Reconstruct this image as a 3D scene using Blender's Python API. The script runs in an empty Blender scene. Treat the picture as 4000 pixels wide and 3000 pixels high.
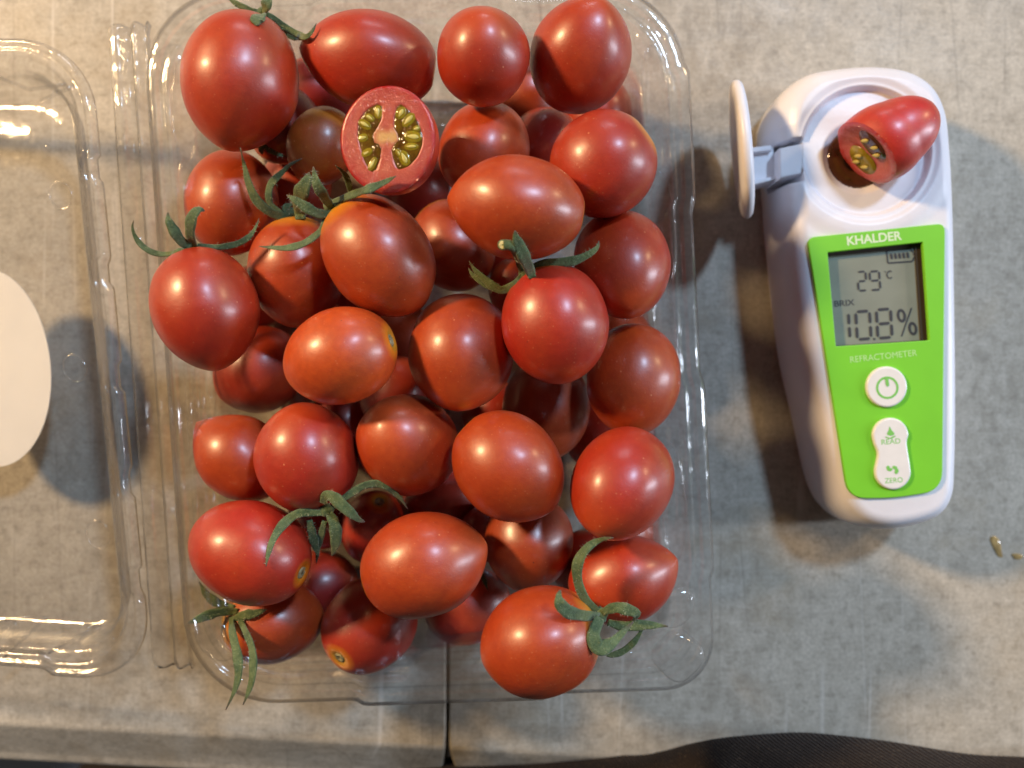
import bpy, bmesh, math, random
import numpy as np
from mathutils import Vector, Matrix, noise
random.seed(7)
scene = bpy.context.scene
R = math.radians
S = 0.001            # everything below is written in millimetres
CAMH = 250.0         # camera height above the counter, mm
FPX = 3500.0         # focal length in photograph pixels (4000 wide)

# ------------------------------------------------------------------ camera
cam_d = bpy.data.cameras.new('camera'); cam = bpy.data.objects.new('camera', cam_d)
scene.collection.objects.link(cam); scene.camera = cam
cam.location = (0, 0, CAMH * S)
cam_d.sensor_width = 36; cam_d.lens = 36 * FPX / 4000
cam_d.clip_start = 0.005; cam_d.clip_end = 20
cam_d.dof.use_dof = True; cam_d.dof.focus_distance = 0.197; cam_d.dof.aperture_fstop = 9.5

# ------------------------------------------------------------------ world and lamps
w = bpy.data.worlds.new('World'); scene.world = w; w.use_nodes = True
bg = w.node_tree.nodes['Background']; bg.inputs[0].default_value = (0.82, 0.76, 0.70, 1); bg.inputs[1].default_value = 0.055
scene.view_settings.view_transform = 'Standard'; scene.view_settings.look = 'None'
scene.view_settings.exposure = 0.08; scene.view_settings.gamma = 1

def lamp(name, d, dist, power, col, radius=0.03, size=None):
    L = bpy.data.lights.new(name, 'AREA' if size else 'POINT')
    L.energy = power; L.color = col
    o = bpy.data.objects.new(name, L); scene.collection.objects.link(o)
    d = Vector(d).normalized(); o.location = Vector((0, 0, 0.03)) + d * dist
    if size:
        L.shape = 'RECTANGLE'; L.size, L.size_y = size
        o.rotation_euler = d.to_track_quat('Z', 'Y').to_euler()
    else:
        L.shadow_soft_size = radius
    return o
lamp('warm_lamp_left', (-.72, .40, .53), 0.85, 33.0, (1.0, .67, .34), .045)
lamp('cool_lamp_overhead', (.36, .50, .79), 2.0, 82.0, (.50, .72, 1.0), .095)
lamp('warm_lamp_right', (.76, .47, .44), 2.2, 33.0, (1.0, .70, .38), .085)
lamp('cool_window_right', (.93, .02, .32), 1.3, 9.0, (.78, .86, 1.0), size=(.12, .60))
lamp('cool_window_back', (.06, .96, .27), 1.5, 2.0, (.82, .87, 1.0), size=(.42, .07))

scene.cycles.max_bounces = 14; scene.cycles.transparent_max_bounces = 40
scene.cycles.glossy_bounces = 6; scene.cycles.transmission_bounces = 8
scene.cycles.use_denoising = True
scene.cycles.sample_clamp_indirect = 6
scene.cycles.caustics_reflective = False; scene.cycles.caustics_refractive = False

# ------------------------------------------------------------------ helpers
def F(px, py, z=0.0):
    """point (mm) at height z seen at photograph pixel px, py (4000x3000)"""
    k = (CAMH - z) / FPX
    return Vector(((px - 2000) * k, (1500 - py) * k, z))
OV = 4000 / 2212.0
def O(u, v, z=0.0): return F(u * OV, v * OV, z)
def pxmm(z): return (CAMH - z) / FPX          # millimetres per photograph pixel at height z

def tag(o, label=None, cat=None, group=None, kind=None):
    if label: o['label'] = label
    if cat: o['category'] = cat
    if group: o['group'] = group
    if kind: o['kind'] = kind
    return o
def link(name, me, mat=None, parent=None, smooth=True):
    o = bpy.data.objects.new(name, me); scene.collection.objects.link(o)
    if mat is not None and not me.materials: me.materials.append(mat)
    if smooth:
        me.polygons.foreach_set('use_smooth', [True] * len(me.polygons))
    if parent is not None: o.parent = parent
    return o
def mk(name, verts, faces, mat=None, parent=None, smooth=True):
    me = bpy.data.meshes.new(name)
    me.from_pydata([tuple(Vector(v) * S) for v in verts], [], faces); me.update()
    return link(name, me, mat, parent, smooth)
def empty(name, loc=(0, 0, 0)):
    o = bpy.data.objects.new(name, None); scene.collection.objects.link(o)
    o.location = Vector(loc) * S; o.empty_display_size = .01
    return o
def rebase(root):
    """children were written in world millimetres: keep them in place under a moved root"""
    bpy.context.view_layer.update()
    for c in root.children:
        c.matrix_parent_inverse = Matrix.Translation(-root.location)
def fix_normals(o):
    bm = bmesh.new(); bm.from_mesh(o.data); bmesh.ops.recalc_face_normals(bm, faces=bm.faces); bm.to_mesh(o.data); bm.free()
def sharp(o, deg=35):
    bm = bmesh.new(); bm.from_mesh(o.data)
    for e in bm.edges:
        if len(e.link_faces) == 2 and e.calc_face_angle(0) > R(deg): e.smooth = False
    bm.to_mesh(o.data); bm.free()
def catmull(pts, n=8):
    P = [Vector(p) for p in pts]; P = [P[0] * 2 - P[1]] + P + [P[-1] * 2 - P[-2]]
    out = []
    for i in range(1, len(P) - 2):
        for j in range(n):
            t = j / n
            out.append(.5 * ((2 * P[i]) + (P[i + 1] - P[i - 1]) * t + (2 * P[i - 1] - 5 * P[i] + 4 * P[i + 1] - P[i + 2]) * t * t
                             + (-P[i - 1] + 3 * P[i] - 3 * P[i + 1] + P[i + 2]) * t ** 3))
    out.append(P[-2]); return out
def loft(rings, closed=True, cap=(False, False)):
    n = len(rings[0]); V = [p for r in rings for p in r]; Fc = []
    for i in range(len(rings) - 1):
        for j in range(n if closed else n - 1):
            k = (j + 1) % n
            Fc.append((i * n + j, i * n + k, (i + 1) * n + k, (i + 1) * n + j))
    if cap[0]: Fc.append(tuple(range(n))[::-1])
    if cap[1]: Fc.append(tuple((len(rings) - 1) * n + j for j in range(n)))
    return V, Fc
def tube(path, rad, seg=8, flat=1.0, up=Vector((0, 0, 1))):
    """tapered tube; rad is a function of 0..1; flat squashes the section towards up"""
    rings = []; n = len(path)
    for i, p in enumerate(path):
        t = (path[min(i + 1, n - 1)] - path[max(i - 1, 0)]).normalized()
        s = t.cross(up)
        s = s.normalized() if s.length > 1e-4 else Vector((1, 0, 0))
        uu = s.cross(t).normalized(); r = rad(i / (n - 1))
        rings.append([p + s * math.cos(a) * r + uu * math.sin(a) * r * flat for a in [2 * math.pi * k / seg for k in range(seg)]])
    return loft(rings, True, (True, True))
def poly_prism(name, outer, z0, z1, mat, parent, holes=(), bevel=0.0):
    """flat plate between z0 and z1 with optional holes; outlines are lists of (x, y) mm"""
    bm = bmesh.new(); loops = []
    for loop in [outer] + list(holes):
        vs = [bm.verts.new((x * S, y * S, z1 * S)) for x, y in loop]
        for i in range(len(vs)): bm.edges.new((vs[i], vs[(i + 1) % len(vs)]))
        loops.append(vs)
    bmesh.ops.triangle_fill(bm, use_beauty=True, use_dissolve=False, edges=bm.edges[:])
    top = bm.faces[:]
    for f in top:
        if f.normal.z < 0: f.normal_flip()
    for vs in loops:
        lo = [bm.verts.new((v.co.x, v.co.y, z0 * S)) for v in vs]
        n = len(vs)
        for i in range(n): bm.faces.new((vs[i], lo[i], lo[(i + 1) % n], vs[(i + 1) % n]))
    bmesh.ops.recalc_face_normals(bm, faces=bm.faces)
    if bevel:
        es = [e for e in bm.edges if abs(e.verts[0].co.z - z1 * S) < 1e-7 and abs(e.verts[1].co.z - z1 * S) < 1e-7
              and any(abs(f.normal.z) < .5 for f in e.link_faces)]
        bmesh.ops.bevel(bm, geom=es, offset=bevel * S, segments=3, profile=.5, affect='EDGES')
    me = bpy.data.meshes.new(name); bm.to_mesh(me); bm.free()
    o = link(name, me, mat, parent, True); sharp(o, 40)
    for f in me.polygons:
        if f.normal.z > .999: f.use_smooth = False
    return o
def round_poly(pts, radii, n=8):
    out = []; m = len(pts)
    if not hasattr(radii, '__len__'): radii = [radii] * m
    for i in range(m):
        a, b, c = Vector(pts[i - 1]), Vector(pts[i]), Vector(pts[(i + 1) % m]); r = radii[i]
        d1 = (a - b).normalized(); d2 = (c - b).normalized()
        p1 = b + d1 * r; p2 = b + d2 * r
        for k in range(n + 1):
            t = k / n
            q = p1 * (1 - t) ** 2 + b * 2 * t * (1 - t) + p2 * t * t
            out.append((q.x, q.y))
    return out

# ------------------------------------------------------------------ materials
def newmat(name):
    m = bpy.data.materials.new(name); m.use_nodes = True; nt = m.node_tree
    return m, nt, nt.nodes['Principled BSDF']
def N(nt, typ, **kw):
    n = nt.nodes.new(typ)
    for k, v in kw.items():
        if k.startswith('i_'):
            n.inputs[k[2:].replace('_', ' ')].default_value = v
        else: setattr(n, k, v)
    return n
def noisen(nt, vec, scale, detail=3, rough=.55, dist=0.0):
    n = N(nt, 'ShaderNodeTexNoise'); n.inputs['Scale'].default_value = scale; n.inputs['Detail'].default_value = detail
    n.inputs['Roughness'].default_value = rough; n.inputs['Distortion'].default_value = dist
    if vec is not None: nt.links.new(vec, n.inputs['Vector'])
    return n
def mapr(nt, sock, a, b, c=0.0, d=1.0):
    n = N(nt, 'ShaderNodeMapRange'); nt.links.new(sock, n.inputs[0])
    for i, v in zip((1, 2, 3, 4), (a, b, c, d)): n.inputs[i].default_value = v
    return n.outputs[0]
def mixc(nt, fac, a, b, mode='MIX'):
    n = N(nt, 'ShaderNodeMix', data_type='RGBA', blend_type=mode)
    for idx, s in ((0, fac), (6, a), (7, b)):
        if hasattr(s, 'is_linked') or hasattr(s, 'links'): nt.links.new(s, n.inputs[idx])
        elif idx == 0: n.inputs[0].default_value = s
        else: n.inputs[idx].default_value = (*s, 1) if len(s) == 3 else s
    return n.outputs[2]
def mult(nt, a, b):
    n = N(nt, 'ShaderNodeMath', operation='MULTIPLY')
    for i, s in enumerate((a, b)):
        if isinstance(s, (int, float)): n.inputs[i].default_value = s
        else: nt.links.new(s, n.inputs[i])
    return n.outputs[0]
def bump(nt, h, dist, strength=1.0, nrm=None):
    b = N(nt, 'ShaderNodeBump'); b.inputs['Distance'].default_value = dist; b.inputs['Strength'].default_value = strength
    nt.links.new(h, b.inputs['Height'])
    if nrm is not None: nt.links.new(nrm, b.inputs['Normal'])
    return b.outputs[0]
def vmap(nt, vec, scale=(1, 1, 1), rot=(0, 0, 0), loc=(0, 0, 0)):
    n = N(nt, 'ShaderNodeMapping'); nt.links.new(vec, n.inputs[0])
    n.inputs['Scale'].default_value = scale; n.inputs['Rotation'].default_value = rot; n.inputs['Location'].default_value = loc
    return n.outputs[0]
def simple(name, col, rough=.4, spec=.5, var=0.0, vscale=200, coat=0.0, bumpd=0.0, bscale=800, sss=0.0):
    m, nt, p = newmat(name); tc = N(nt, 'ShaderNodeTexCoord').outputs['Object']
    p.inputs['Roughness'].default_value = rough; p.inputs['Specular IOR Level'].default_value = spec
    p.inputs['Coat Weight'].default_value = coat; p.inputs['Coat Roughness'].default_value = .08
    if sss:
        p.inputs['Subsurface Weight'].default_value = sss; p.inputs['Subsurface Scale'].default_value = .002
        p.inputs['Subsurface Radius'].default_value = (1, .8, .7)
    if var:
        n = noisen(nt, tc, vscale, 4)
        f = mapr(nt, n.outputs[0], .3, .7)
        nt.links.new(mixc(nt, f, tuple(c * (1 - var) for c in col), tuple(min(1, c * (1 + var)) for c in col)), p.inputs['Base Color'])
    else: p.inputs['Base Color'].default_value = (*col, 1)
    if bumpd:
        nt.links.new(bump(nt, noisen(nt, tc, bscale, 3).outputs[0], bumpd), p.inputs['Normal'])
    return m

# tomato skin: Object Info colour = ripeness colour (shade painted in for deep gaps), alpha = how much yellow sits round the stem
def tomato_mat():
    m, nt, p = newmat('tomato_skin'); tc = N(nt, 'ShaderNodeTexCoord').outputs['Object']
    oi = N(nt, 'ShaderNodeObjectInfo'); at = N(nt, 'ShaderNodeAttribute', attribute_name='ax'); ax = at.outputs['Fac']
    off = N(nt, 'ShaderNodeVectorMath', operation='SCALE'); nt.links.new(oi.outputs['Location'], off.inputs[0]); off.inputs['Scale'].default_value = 37.0
    ad = N(nt, 'ShaderNodeVectorMath', operation='ADD'); nt.links.new(tc, ad.inputs[0]); nt.links.new(off.outputs[0], ad.inputs[1]); v = ad.outputs[0]
    big = mapr(nt, noisen(nt, v, 75, 3, .5).outputs[0], .35, .68)
    fine = mapr(nt, noisen(nt, v, 620, 4, .6).outputs[0], .3, .7)
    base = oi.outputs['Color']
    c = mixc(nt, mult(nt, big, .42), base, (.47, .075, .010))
    c = mixc(nt, mult(nt, fine, .34), c, (.25, .013, .006))
    # tip a touch more orange; yellow shoulder at the stem
    tipf = mapr(nt, ax, .86, 1.0, 0, .35); c = mixc(nt, tipf, c, (.66, .12, .02))
    wob = N(nt, 'ShaderNodeMath', operation='MULTIPLY_ADD'); nt.links.new(noisen(nt, v, 160, 2).outputs[0], wob.inputs[0]); wob.inputs[1].default_value = .012; nt.links.new(ax, wob.inputs[2])
    
    wid = mult(nt, oi.outputs['Alpha'], .20)
    def ramp(k0, k1):
        n_ = N(nt, 'ShaderNodeMapRange'); nt.links.new(wob.outputs[0], n_.inputs[0]); nt.links.new(mult(nt, wid, k0), n_.inputs[1]); nt.links.new(mult(nt, wid, k1), n_.inputs[2]); n_.inputs[3].default_value = 0; n_.inputs[4].default_value = 1; return n_.outputs[0]
    sh = ramp(1.0, .25)
    c = mixc(nt, mult(nt, sh, .95), c, (.72, .27, .010))
    sh2 = ramp(.42, .12)
    c = mixc(nt, mult(nt, sh2, .75), c, (.30, .27, .03))
    # pale lenticel specks and rare dark ones
    vo = N(nt, 'ShaderNodeTexVoronoi'); nt.links.new(v, vo.inputs['Vector']); vo.inputs['Scale'].default_value = 420
    sp = mapr(nt, vo.outputs['Distance'], .11, .04, 0, 1)
    sepc = N(nt, 'ShaderNodeSeparateColor'); nt.links.new(vo.outputs['Color'], sepc.inputs[0])
    pale = mult(nt, sp, mapr(nt, sepc.outputs[0], .80, .86)); c = mixc(nt, mult(nt, pale, .55), c, (.80, .33, .16))
    dark = mult(nt, sp, mapr(nt, sepc.outputs[1], .965, .98)); c = mixc(nt, mult(nt, dark, .8), c, (.05, .012, .01))
    vo2 = N(nt, 'ShaderNodeTexVoronoi'); nt.links.new(v, vo2.inputs['Vector']); vo2.inputs['Scale'].default_value = 1150
    s2 = N(nt, 'ShaderNodeSeparateColor'); nt.links.new(vo2.outputs['Color'], s2.inputs[0])
    c = mixc(nt, mult(nt, mult(nt, mapr(nt, vo2.outputs['Distance'], .22, .08, 0, 1), mapr(nt, s2.outputs[0], .72, .80)), .30), c, (.78, .30, .14))
    ck = mult(nt, mapr(nt, noisen(nt, vmap(nt, v, (1, .3, 1)), 900, 5, .75).outputs[0], .64, .70), mapr(nt, noisen(nt, v, 95, 2).outputs[0], .60, .68))
    c = mixc(nt, mult(nt, ck, .6), c, (.42, .20, .12))
    nt.links.new(c, p.inputs['Base Color'])
    rr = mapr(nt, noisen(nt, v, 110, 3).outputs[0], .3, .7, .40, .50)
    nt.links.new(rr, p.inputs['Roughness'])
    p.inputs['Specular IOR Level'].default_value = .62
    p.inputs['Subsurface Weight'].default_value = .08; p.inputs['Subsurface Scale'].default_value = .0018
    p.inputs['Subsurface Radius'].default_value = (1.0, .25, .10)
    p.inputs['Coat Weight'].default_value = .60; p.inputs['Coat Roughness'].default_value = .27
    b1 = bump(nt, noisen(nt, v, 3200, 2, .6).outputs[0], .00006, .55)
    b2 = bump(nt, noisen(nt, v, 260, 3, .5).outputs[0], .00022, .5, b1)
    nt.links.new(b2, p.inputs['Normal'])
    return m
M_tom = tomato_mat()

def sepal_mat():
    m, nt, p = newmat('sepal_green'); tc = N(nt, 'ShaderNodeTexCoord').outputs['Object']
    at = N(nt, 'ShaderNodeAttribute', attribute_name='tt').outputs['Fac']
    n = mapr(nt, noisen(nt, tc, 420, 4, .65).outputs[0], .3, .7)
    c = mixc(nt, n, (.035, .075, .026), (.125, .185, .078))
    y = mapr(nt, noisen(nt, tc, 150, 3).outputs[0], .48, .72); c = mixc(nt, mult(nt, y, .55), c, (.15, .16, .035))
    c = mixc(nt, mapr(nt, at, .86, .99), c, (.085, .060, .042))
    sp = mapr(nt, noisen(nt, tc, 2600, 2).outputs[0], .60, .70); c = mixc(nt, mult(nt, sp, .35), c, (.36, .40, .22))
    nt.links.new(c, p.inputs['Base Color']); p.inputs['Roughness'].default_value = .62; p.inputs['Specular IOR Level'].default_value = .35
    p.inputs['Sheen Weight'].default_value = .25; p.inputs['Sheen Roughness'].default_value = .5
    nt.links.new(bump(nt, noisen(nt, tc, 1500, 4, .7).outputs[0], .00035, .8), p.inputs['Normal'])
    return m
M_sep = sepal_mat()
M_hair = simple('sepal_hair', (.42, .44, .30), .5)
M_scar = simple('stem_scar', (.27, .25, .15), .8, .2, .6, 900, bumpd=.0006, bscale=1500)
M_cut = simple('cut_stem_end', (.62, .58, .30), .6, .3, .4, 1500)

# clear thin plastic
def plastic_mat(name, wav=.00045, tint=(.996, .996, .996)):
    m = bpy.data.materials.new(name); m.use_nodes = True; nt = m.node_tree; nt.nodes.clear()
    out = N(nt, 'ShaderNodeOutputMaterial'); tc = N(nt, 'ShaderNodeTexCoord').outputs['Object']
    tr = N(nt, 'ShaderNodeBsdfTransparent'); tr.inputs[0].default_value = (*tint, 1)
    gl = N(nt, 'ShaderNodeBsdfGlossy'); gl.inputs['Roughness'].default_value = .10; gl.inputs[0].default_value = (1, 1, 1, 1)
    bn = bump(nt, noisen(nt, tc, 95, 2, .5, .2).outputs[0], wav, 1.0)
    bn = bump(nt, noisen(nt, vmap(nt, tc, (1, .25, 1)), 1500, 2).outputs[0], wav * .12, 1.0, bn)
    nt.links.new(bn, gl.inputs['Normal'])
    ge = N(nt, 'ShaderNodeNewGeometry'); dt = N(nt, 'ShaderNodeVectorMath', operation='DOT_PRODUCT'); nt.links.new(ge.outputs['Incoming'], dt.inputs[0]); nt.links.new(bn, dt.inputs[1])
    ab = N(nt, 'ShaderNodeMath', operation='ABSOLUTE'); nt.links.new(dt.outputs['Value'], ab.inputs[0])
    om = N(nt, 'ShaderNodeMath', operation='SUBTRACT'); om.inputs[0].default_value = 1; nt.links.new(ab.outputs[0], om.inputs[1]); om.use_clamp = True
    pw = N(nt, 'ShaderNodeMath', operation='POWER'); nt.links.new(om.outputs[0], pw.inputs[0]); pw.inputs[1].default_value = 3.6
    f = N(nt, 'ShaderNodeMath', operation='MULTIPLY_ADD'); nt.links.new(pw.outputs[0], f.inputs[0]); f.inputs[1].default_value = .9; f.inputs[2].default_value = .06; f.use_clamp = True
    p2 = N(nt, 'ShaderNodeMath', operation='POWER'); nt.links.new(om.outputs[0], p2.inputs[0]); p2.inputs[1].default_value = 3.6
    nt.links.new(mixc(nt, p2.outputs[0], tint, (.50, .51, .53)), tr.inputs[0])
    mx = N(nt, 'ShaderNodeMixShader'); nt.links.new(f.outputs[0], mx.inputs[0]); nt.links.new(tr.outputs[0], mx.inputs[1]); nt.links.new(gl.outputs[0], mx.inputs[2])
    di = N(nt, 'ShaderNodeBsdfDiffuse'); di.inputs[0].default_value = (.8, .8, .8, 1)
    mx2 = N(nt, 'ShaderNodeMixShader'); mx2.inputs[0].default_value = .015
    nt.links.new(mx.outputs[0], mx2.inputs[1]); nt.links.new(di.outputs[0], mx2.inputs[2]); nt.links.new(mx2.outputs[0], out.inputs[0])
    return m
M_pla = plastic_mat('clear_plastic'); M_pla2 = plastic_mat('clear_plastic_lid', .0006)

def counter_mat():
    m, nt, p = newmat('stone_laminate'); tc = N(nt, 'ShaderNodeTexCoord').outputs['Object']
    cl = mapr(nt, noisen(nt, tc, 17, 5, .62, .5).outputs[0], .34, .68)
    c = mixc(nt, cl, (.345, .308, .248), (.56, .515, .43))
    mid = mapr(nt, noisen(nt, vmap(nt, tc, (1, .7, 1)), 210, 6, .72).outputs[0], .38, .64); c = mixc(nt, mult(nt, mid, .62), c, (.66, .61, .52))
    md = mapr(nt, noisen(nt, vmap(nt, tc, loc=(.7, .2, 0)), 330, 5, .7).outputs[0], .50, .70); c = mixc(nt, mult(nt, md, .60), c, (.22, .195, .155))
    fi = mapr(nt, noisen(nt, tc, 1100, 4, .75).outputs[0], .36, .64); c = mixc(nt, mult(nt, fi, .42), c, (.22, .198, .16))
    sx = mapr(nt, noisen(nt, vmap(nt, tc, (1, .16, 1), (0, 0, .03)), 900, 3, .7).outputs[0], .48, .72); c = mixc(nt, mult(nt, sx, .14), c, (.22, .20, .165))
    sy = mapr(nt, noisen(nt, vmap(nt, tc, (.12, 1, 1), (0, 0, .05)), 900, 3, .7).outputs[0], .50, .75); c = mixc(nt, mult(nt, sy, .20), c, (.70, .66, .58))
    # rusty-brown clouds
    rb = mapr(nt, noisen(nt, vmap(nt, tc, loc=(.3, .1, 0)), 28, 4, .6).outputs[0], .55, .75); c = mixc(nt, mult(nt, rb, .42), c, (.36, .27, .155))
    # long thin scratches: isolines of stretched noise
    bh = None
    for i, (rot, sc) in enumerate(((.12, 34), (.30, 26), (-.25, 22), (1.2, 18), (.85, 15))):
        n = noisen(nt, vmap(nt, tc, (1, .05, 1), (0, 0, rot), (i * .37, i * .21, 0)), sc, 1, .4)
        a = N(nt, 'ShaderNodeMath', operation='SUBTRACT'); nt.links.new(n.outputs[0], a.inputs[0]); a.inputs[1].default_value = .52
        ab = N(nt, 'ShaderNodeMath', operation='ABSOLUTE'); nt.links.new(a.outputs[0], ab.inputs[0])
        ln = mapr(nt, ab.outputs[0], .0035, .0008)
        gate = mapr(nt, noisen(nt, vmap(nt, tc, loc=(i * .9, 0, 0)), 14, 2).outputs[0], .52, .60)
        ln = mult(nt, ln, gate)
        c = mixc(nt, mult(nt, ln, .38), c, (.74, .71, .65) if i % 2 == 0 else (.19, .165, .135))
        bh = ln if bh is None else bh
    nt.links.new(c, p.inputs['Base Color'])
    nt.links.new(mapr(nt, noisen(nt, tc, 60, 4).outputs[0], .3, .7, .34, .50), p.inputs['Roughness'])
    p.inputs['Specular IOR Level'].default_value = .25
    nt.links.new(bump(nt, noisen(nt, tc, 900, 3, .6).outputs[0], .00012, .6), p.inputs['Normal'])
    return m
M_ctr = counter_mat()
M_floor = simple('dark_floor', (.05, .04, .034), .6, .3, .3, 30)
def cloth_mat():
    m, nt, p = newmat('dark_twill'); tc = N(nt, 'ShaderNodeTexCoord').outputs['Object']
    wv = N(nt, 'ShaderNodeTexWave', wave_type='BANDS', bands_direction='X'); nt.links.new(vmap(nt, tc, (1, 1, .4), (0, 0, R(-62))), wv.inputs[0])
    wv.inputs['Scale'].default_value = 520; wv.inputs['Distortion'].default_value = 1.1; wv.inputs['Detail'].default_value = 2; wv.inputs['Detail Scale'].default_value = 2
    c = mixc(nt, wv.outputs['Fac'], (.008, .005, .004), (.026, .016, .011))
    c = mixc(nt, mapr(nt, noisen(nt, tc, 1900, 3).outputs[0], .58, .7, 0, .5), c, (.12, .085, .055))
    nt.links.new(c, p.inputs['Base Color']); p.inputs['Roughness'].default_value = .9; p.inputs['Specular IOR Level'].default_value = .15
    p.inputs['Sheen Weight'].default_value = .08
    nt.links.new(bump(nt, wv.outputs['Fac'], .0004, .8), p.inputs['Normal'])
    return m
M_cloth = cloth_mat()
M_white = simple('white_plastic', (.76, .76, .82), .38, .5, .03, 60, sss=.05, bumpd=.00003, bscale=900)
M_white2 = simple('white_button_rubber', (.82, .80, .77), .30, .5, .03, 300)
M_green = simple('green_panel', (.20, .62, .028), .42, .4, .03, 120)
M_lcd = simple('lcd_glass', (.255, .28, .235), .22, .5, .08, 90)
M_seg = simple('lcd_segment', (.05, .05, .056), .5, .3)
M_ptxt = simple('printed_white', (.70, .85, .55), .5)
M_ptxt2 = simple('printed_pale_green', (.50, .82, .32), .5)
M_pgrn = simple('printed_green', (.20, .56, .10), .5)
M_shade = simple('recess_shade', (.05, .035, .025), .7, .3)  # shade inside the display recess, put in as a dark colour
M_liq = simple('amber_juice', (.075, .026, .010), .06, .6, .5, 180, coat=.6)
M_pris = simple('dark_prism', (.010, .006, .004), .05, .6)
M_stick = simple('cream_sticker', (.95, .91, .84), .6, .3, .03, 60)
M_pale = simple('pale_blue_white', (.55, .60, .68), .4)
def wet(name, c1, c2, rough, bd, sc, sss=.3):
    m, nt, p = newmat(name); tc = N(nt, 'ShaderNodeTexCoord').outputs['Object']
    f = mapr(nt, noisen(nt, tc, 330, 4, .6).outputs[0], .3, .7)
    nt.links.new(mixc(nt, f, c1, c2), p.inputs['Base Color']); p.inputs['Roughness'].default_value = rough
    p.inputs['Coat Weight'].default_value = .8; p.inputs['Coat Roughness'].default_value = .07
    p.inputs['Subsurface Weight'].default_value = sss; p.inputs['Subsurface Scale'].default_value = .0015
    p.inputs['Subsurface Radius'].default_value = (1, .4, .2)
    b = bump(nt, noisen(nt, tc, sc, 3, .7).outputs[0], bd, 1.0)
    nt.links.new(b, p.inputs['Normal']); nt.links.new(b, p.inputs['Coat Normal'])
    return m
def flesh_mat():
    m, nt, p = newmat('tomato_flesh'); tc = N(nt, 'ShaderNodeTexCoord').outputs['Object']
    rad = N(nt, 'ShaderNodeAttribute', attribute_name='rad').outputs['Fac']; core = N(nt, 'ShaderNodeAttribute', attribute_name='core').outputs['Fac']
    ad = N(nt, 'ShaderNodeMath', operation='MULTIPLY_ADD'); nt.links.new(noisen(nt, tc, 420, 3).outputs[0], ad.inputs[0]); ad.inputs[1].default_value = .16; nt.links.new(rad, ad.inputs[2])
    c = mixc(nt, mapr(nt, ad.outputs[0], .72, .98), (.46, .075, .040), (.40, .032, .020))
    c = mixc(nt, mapr(nt, ad.outputs[0], .96, 1.06), c, (.42, .014, .012))
    c = mixc(nt, mapr(nt, noisen(nt, tc, 700, 5, .7).outputs[0], .42, .68, 0, .30), c, (.58, .15, .08))
    c = mixc(nt, core, c, (.62, .36, .13))
    nt.links.new(c, p.inputs['Base Color']); p.inputs['Roughness'].default_value = .28
    p.inputs['Coat Weight'].default_value = 1; p.inputs['Coat Roughness'].default_value = .10; p.inputs['Coat IOR'].default_value = 1.6
    p.inputs['Subsurface Weight'].default_value = .25; p.inputs['Subsurface Scale'].default_value = .0015; p.inputs['Subsurface Radius'].default_value = (1, .4, .2)
    b = bump(nt, noisen(nt, tc, 1500, 3, .7).outputs[0], .00008, 1.0)
    cb = bump(nt, noisen(nt, tc, 1300, 2, .6, .3).outputs[0], .0011, 1.0)
    nt.links.new(b, p.inputs['Normal']); nt.links.new(cb, p.inputs['Coat Normal'])
    return m
M_flesh = flesh_mat()
M_sac = wet('seed_gel_sac', (.20, .15, .006), (.34, .25, .020), .10, .0003, 500, .5)
M_core = wet('tomato_core', (.62, .26, .08), (.60, .34, .13), .3, .0003, 700)
M_gel = wet('tomato_gel', (.075, .026, .003), (.19, .11, .006), .10, .0005, 420)
M_seed = wet('tomato_seed', (.50, .40, .09), (.62, .52, .16), .4, .0001, 900)
M_seed.node_tree.nodes['Principled BSDF'].inputs['Coat Weight'].default_value = .15
M_sac.node_tree.nodes['Principled BSDF'].inputs['Coat Weight'].default_value = .45

# ------------------------------------------------------------------ counter, floor
FA, FB = F(0, 2818), F(1400, 2894)                       # front edge of the counter where it starts to round over
fdir = (FB - FA).normalized(); fback = Vector((-fdir.y, fdir.x, 0))
def front_at(x): return FA + fdir * ((x - FA.x) / fdir.x)
def panel(name, x_out, seam_side):
    """x_out: far side x; seam_side +1 when the seam lies at its right end"""
    seam0 = F(1747, 2700).x
    stations = []                                       # (distance back from the rounding line, z)
    for d in (420, 300, 200, 120, 60, 30, 20, 14, 10, 7, 5, 3.5, 2, 1): stations.append((d, 0.0))
    stations += [(0, 0), (-.8, -.08), (-1.5, -.4), (-2.2, -.9), (-4.5, -2.4), (-8, -5.0), (-11.4, -7.4), (-12.6, -8.1), (-13.8, -8.5), (-14.6, -9.1), (-15.1, -10.2), (-15.2, -18), (-14.7, -36)]
    V = []; n = None
    for d, z in stations:
        gap = .40 if d < 55 else max(.002, .40 * (1 - (d - 55) / 30)) if d < 85 else 0.002
        if d < 6:                                        # rounded outer corner beside the gap
            t = min(1, (6 - d) / 12); gap += 1.3 * (1 - math.sqrt(max(0, 1 - t * t)))
        xs = seam0 - gap * seam_side
        bv = min(.8, .1 + gap)
        cols = [(xs, -30 + z * .3), (xs, z - bv), (xs - seam_side * bv * .3, z - bv * .3), (xs - seam_side * bv, z)]
        for k in range(1, 9): cols.append((xs - seam_side * bv + (x_out - xs) * k / 8, z))
        n = len(cols)
        for x, zz in cols:
            p = front_at(x) + fback * d; V.append((x + fback.x * d * .0, p.y, zz))
    Fc = []
    for i in range(len(stations) - 1):
        for j in range(n - 1):
            a = i * n + j; q = (a, a + 1, a + n + 1, a + n)
            Fc.append(q if seam_side > 0 else q[::-1])
    o = mk(name, V, Fc, M_ctr); fix_normals(o)
    for f in o.data.polygons:
        if abs(f.normal.z) > .9999: f.use_smooth = False
    return tag(o, kind='structure')
panel('countertop', -420, 1); panel('countertop', 420, -1)
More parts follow.
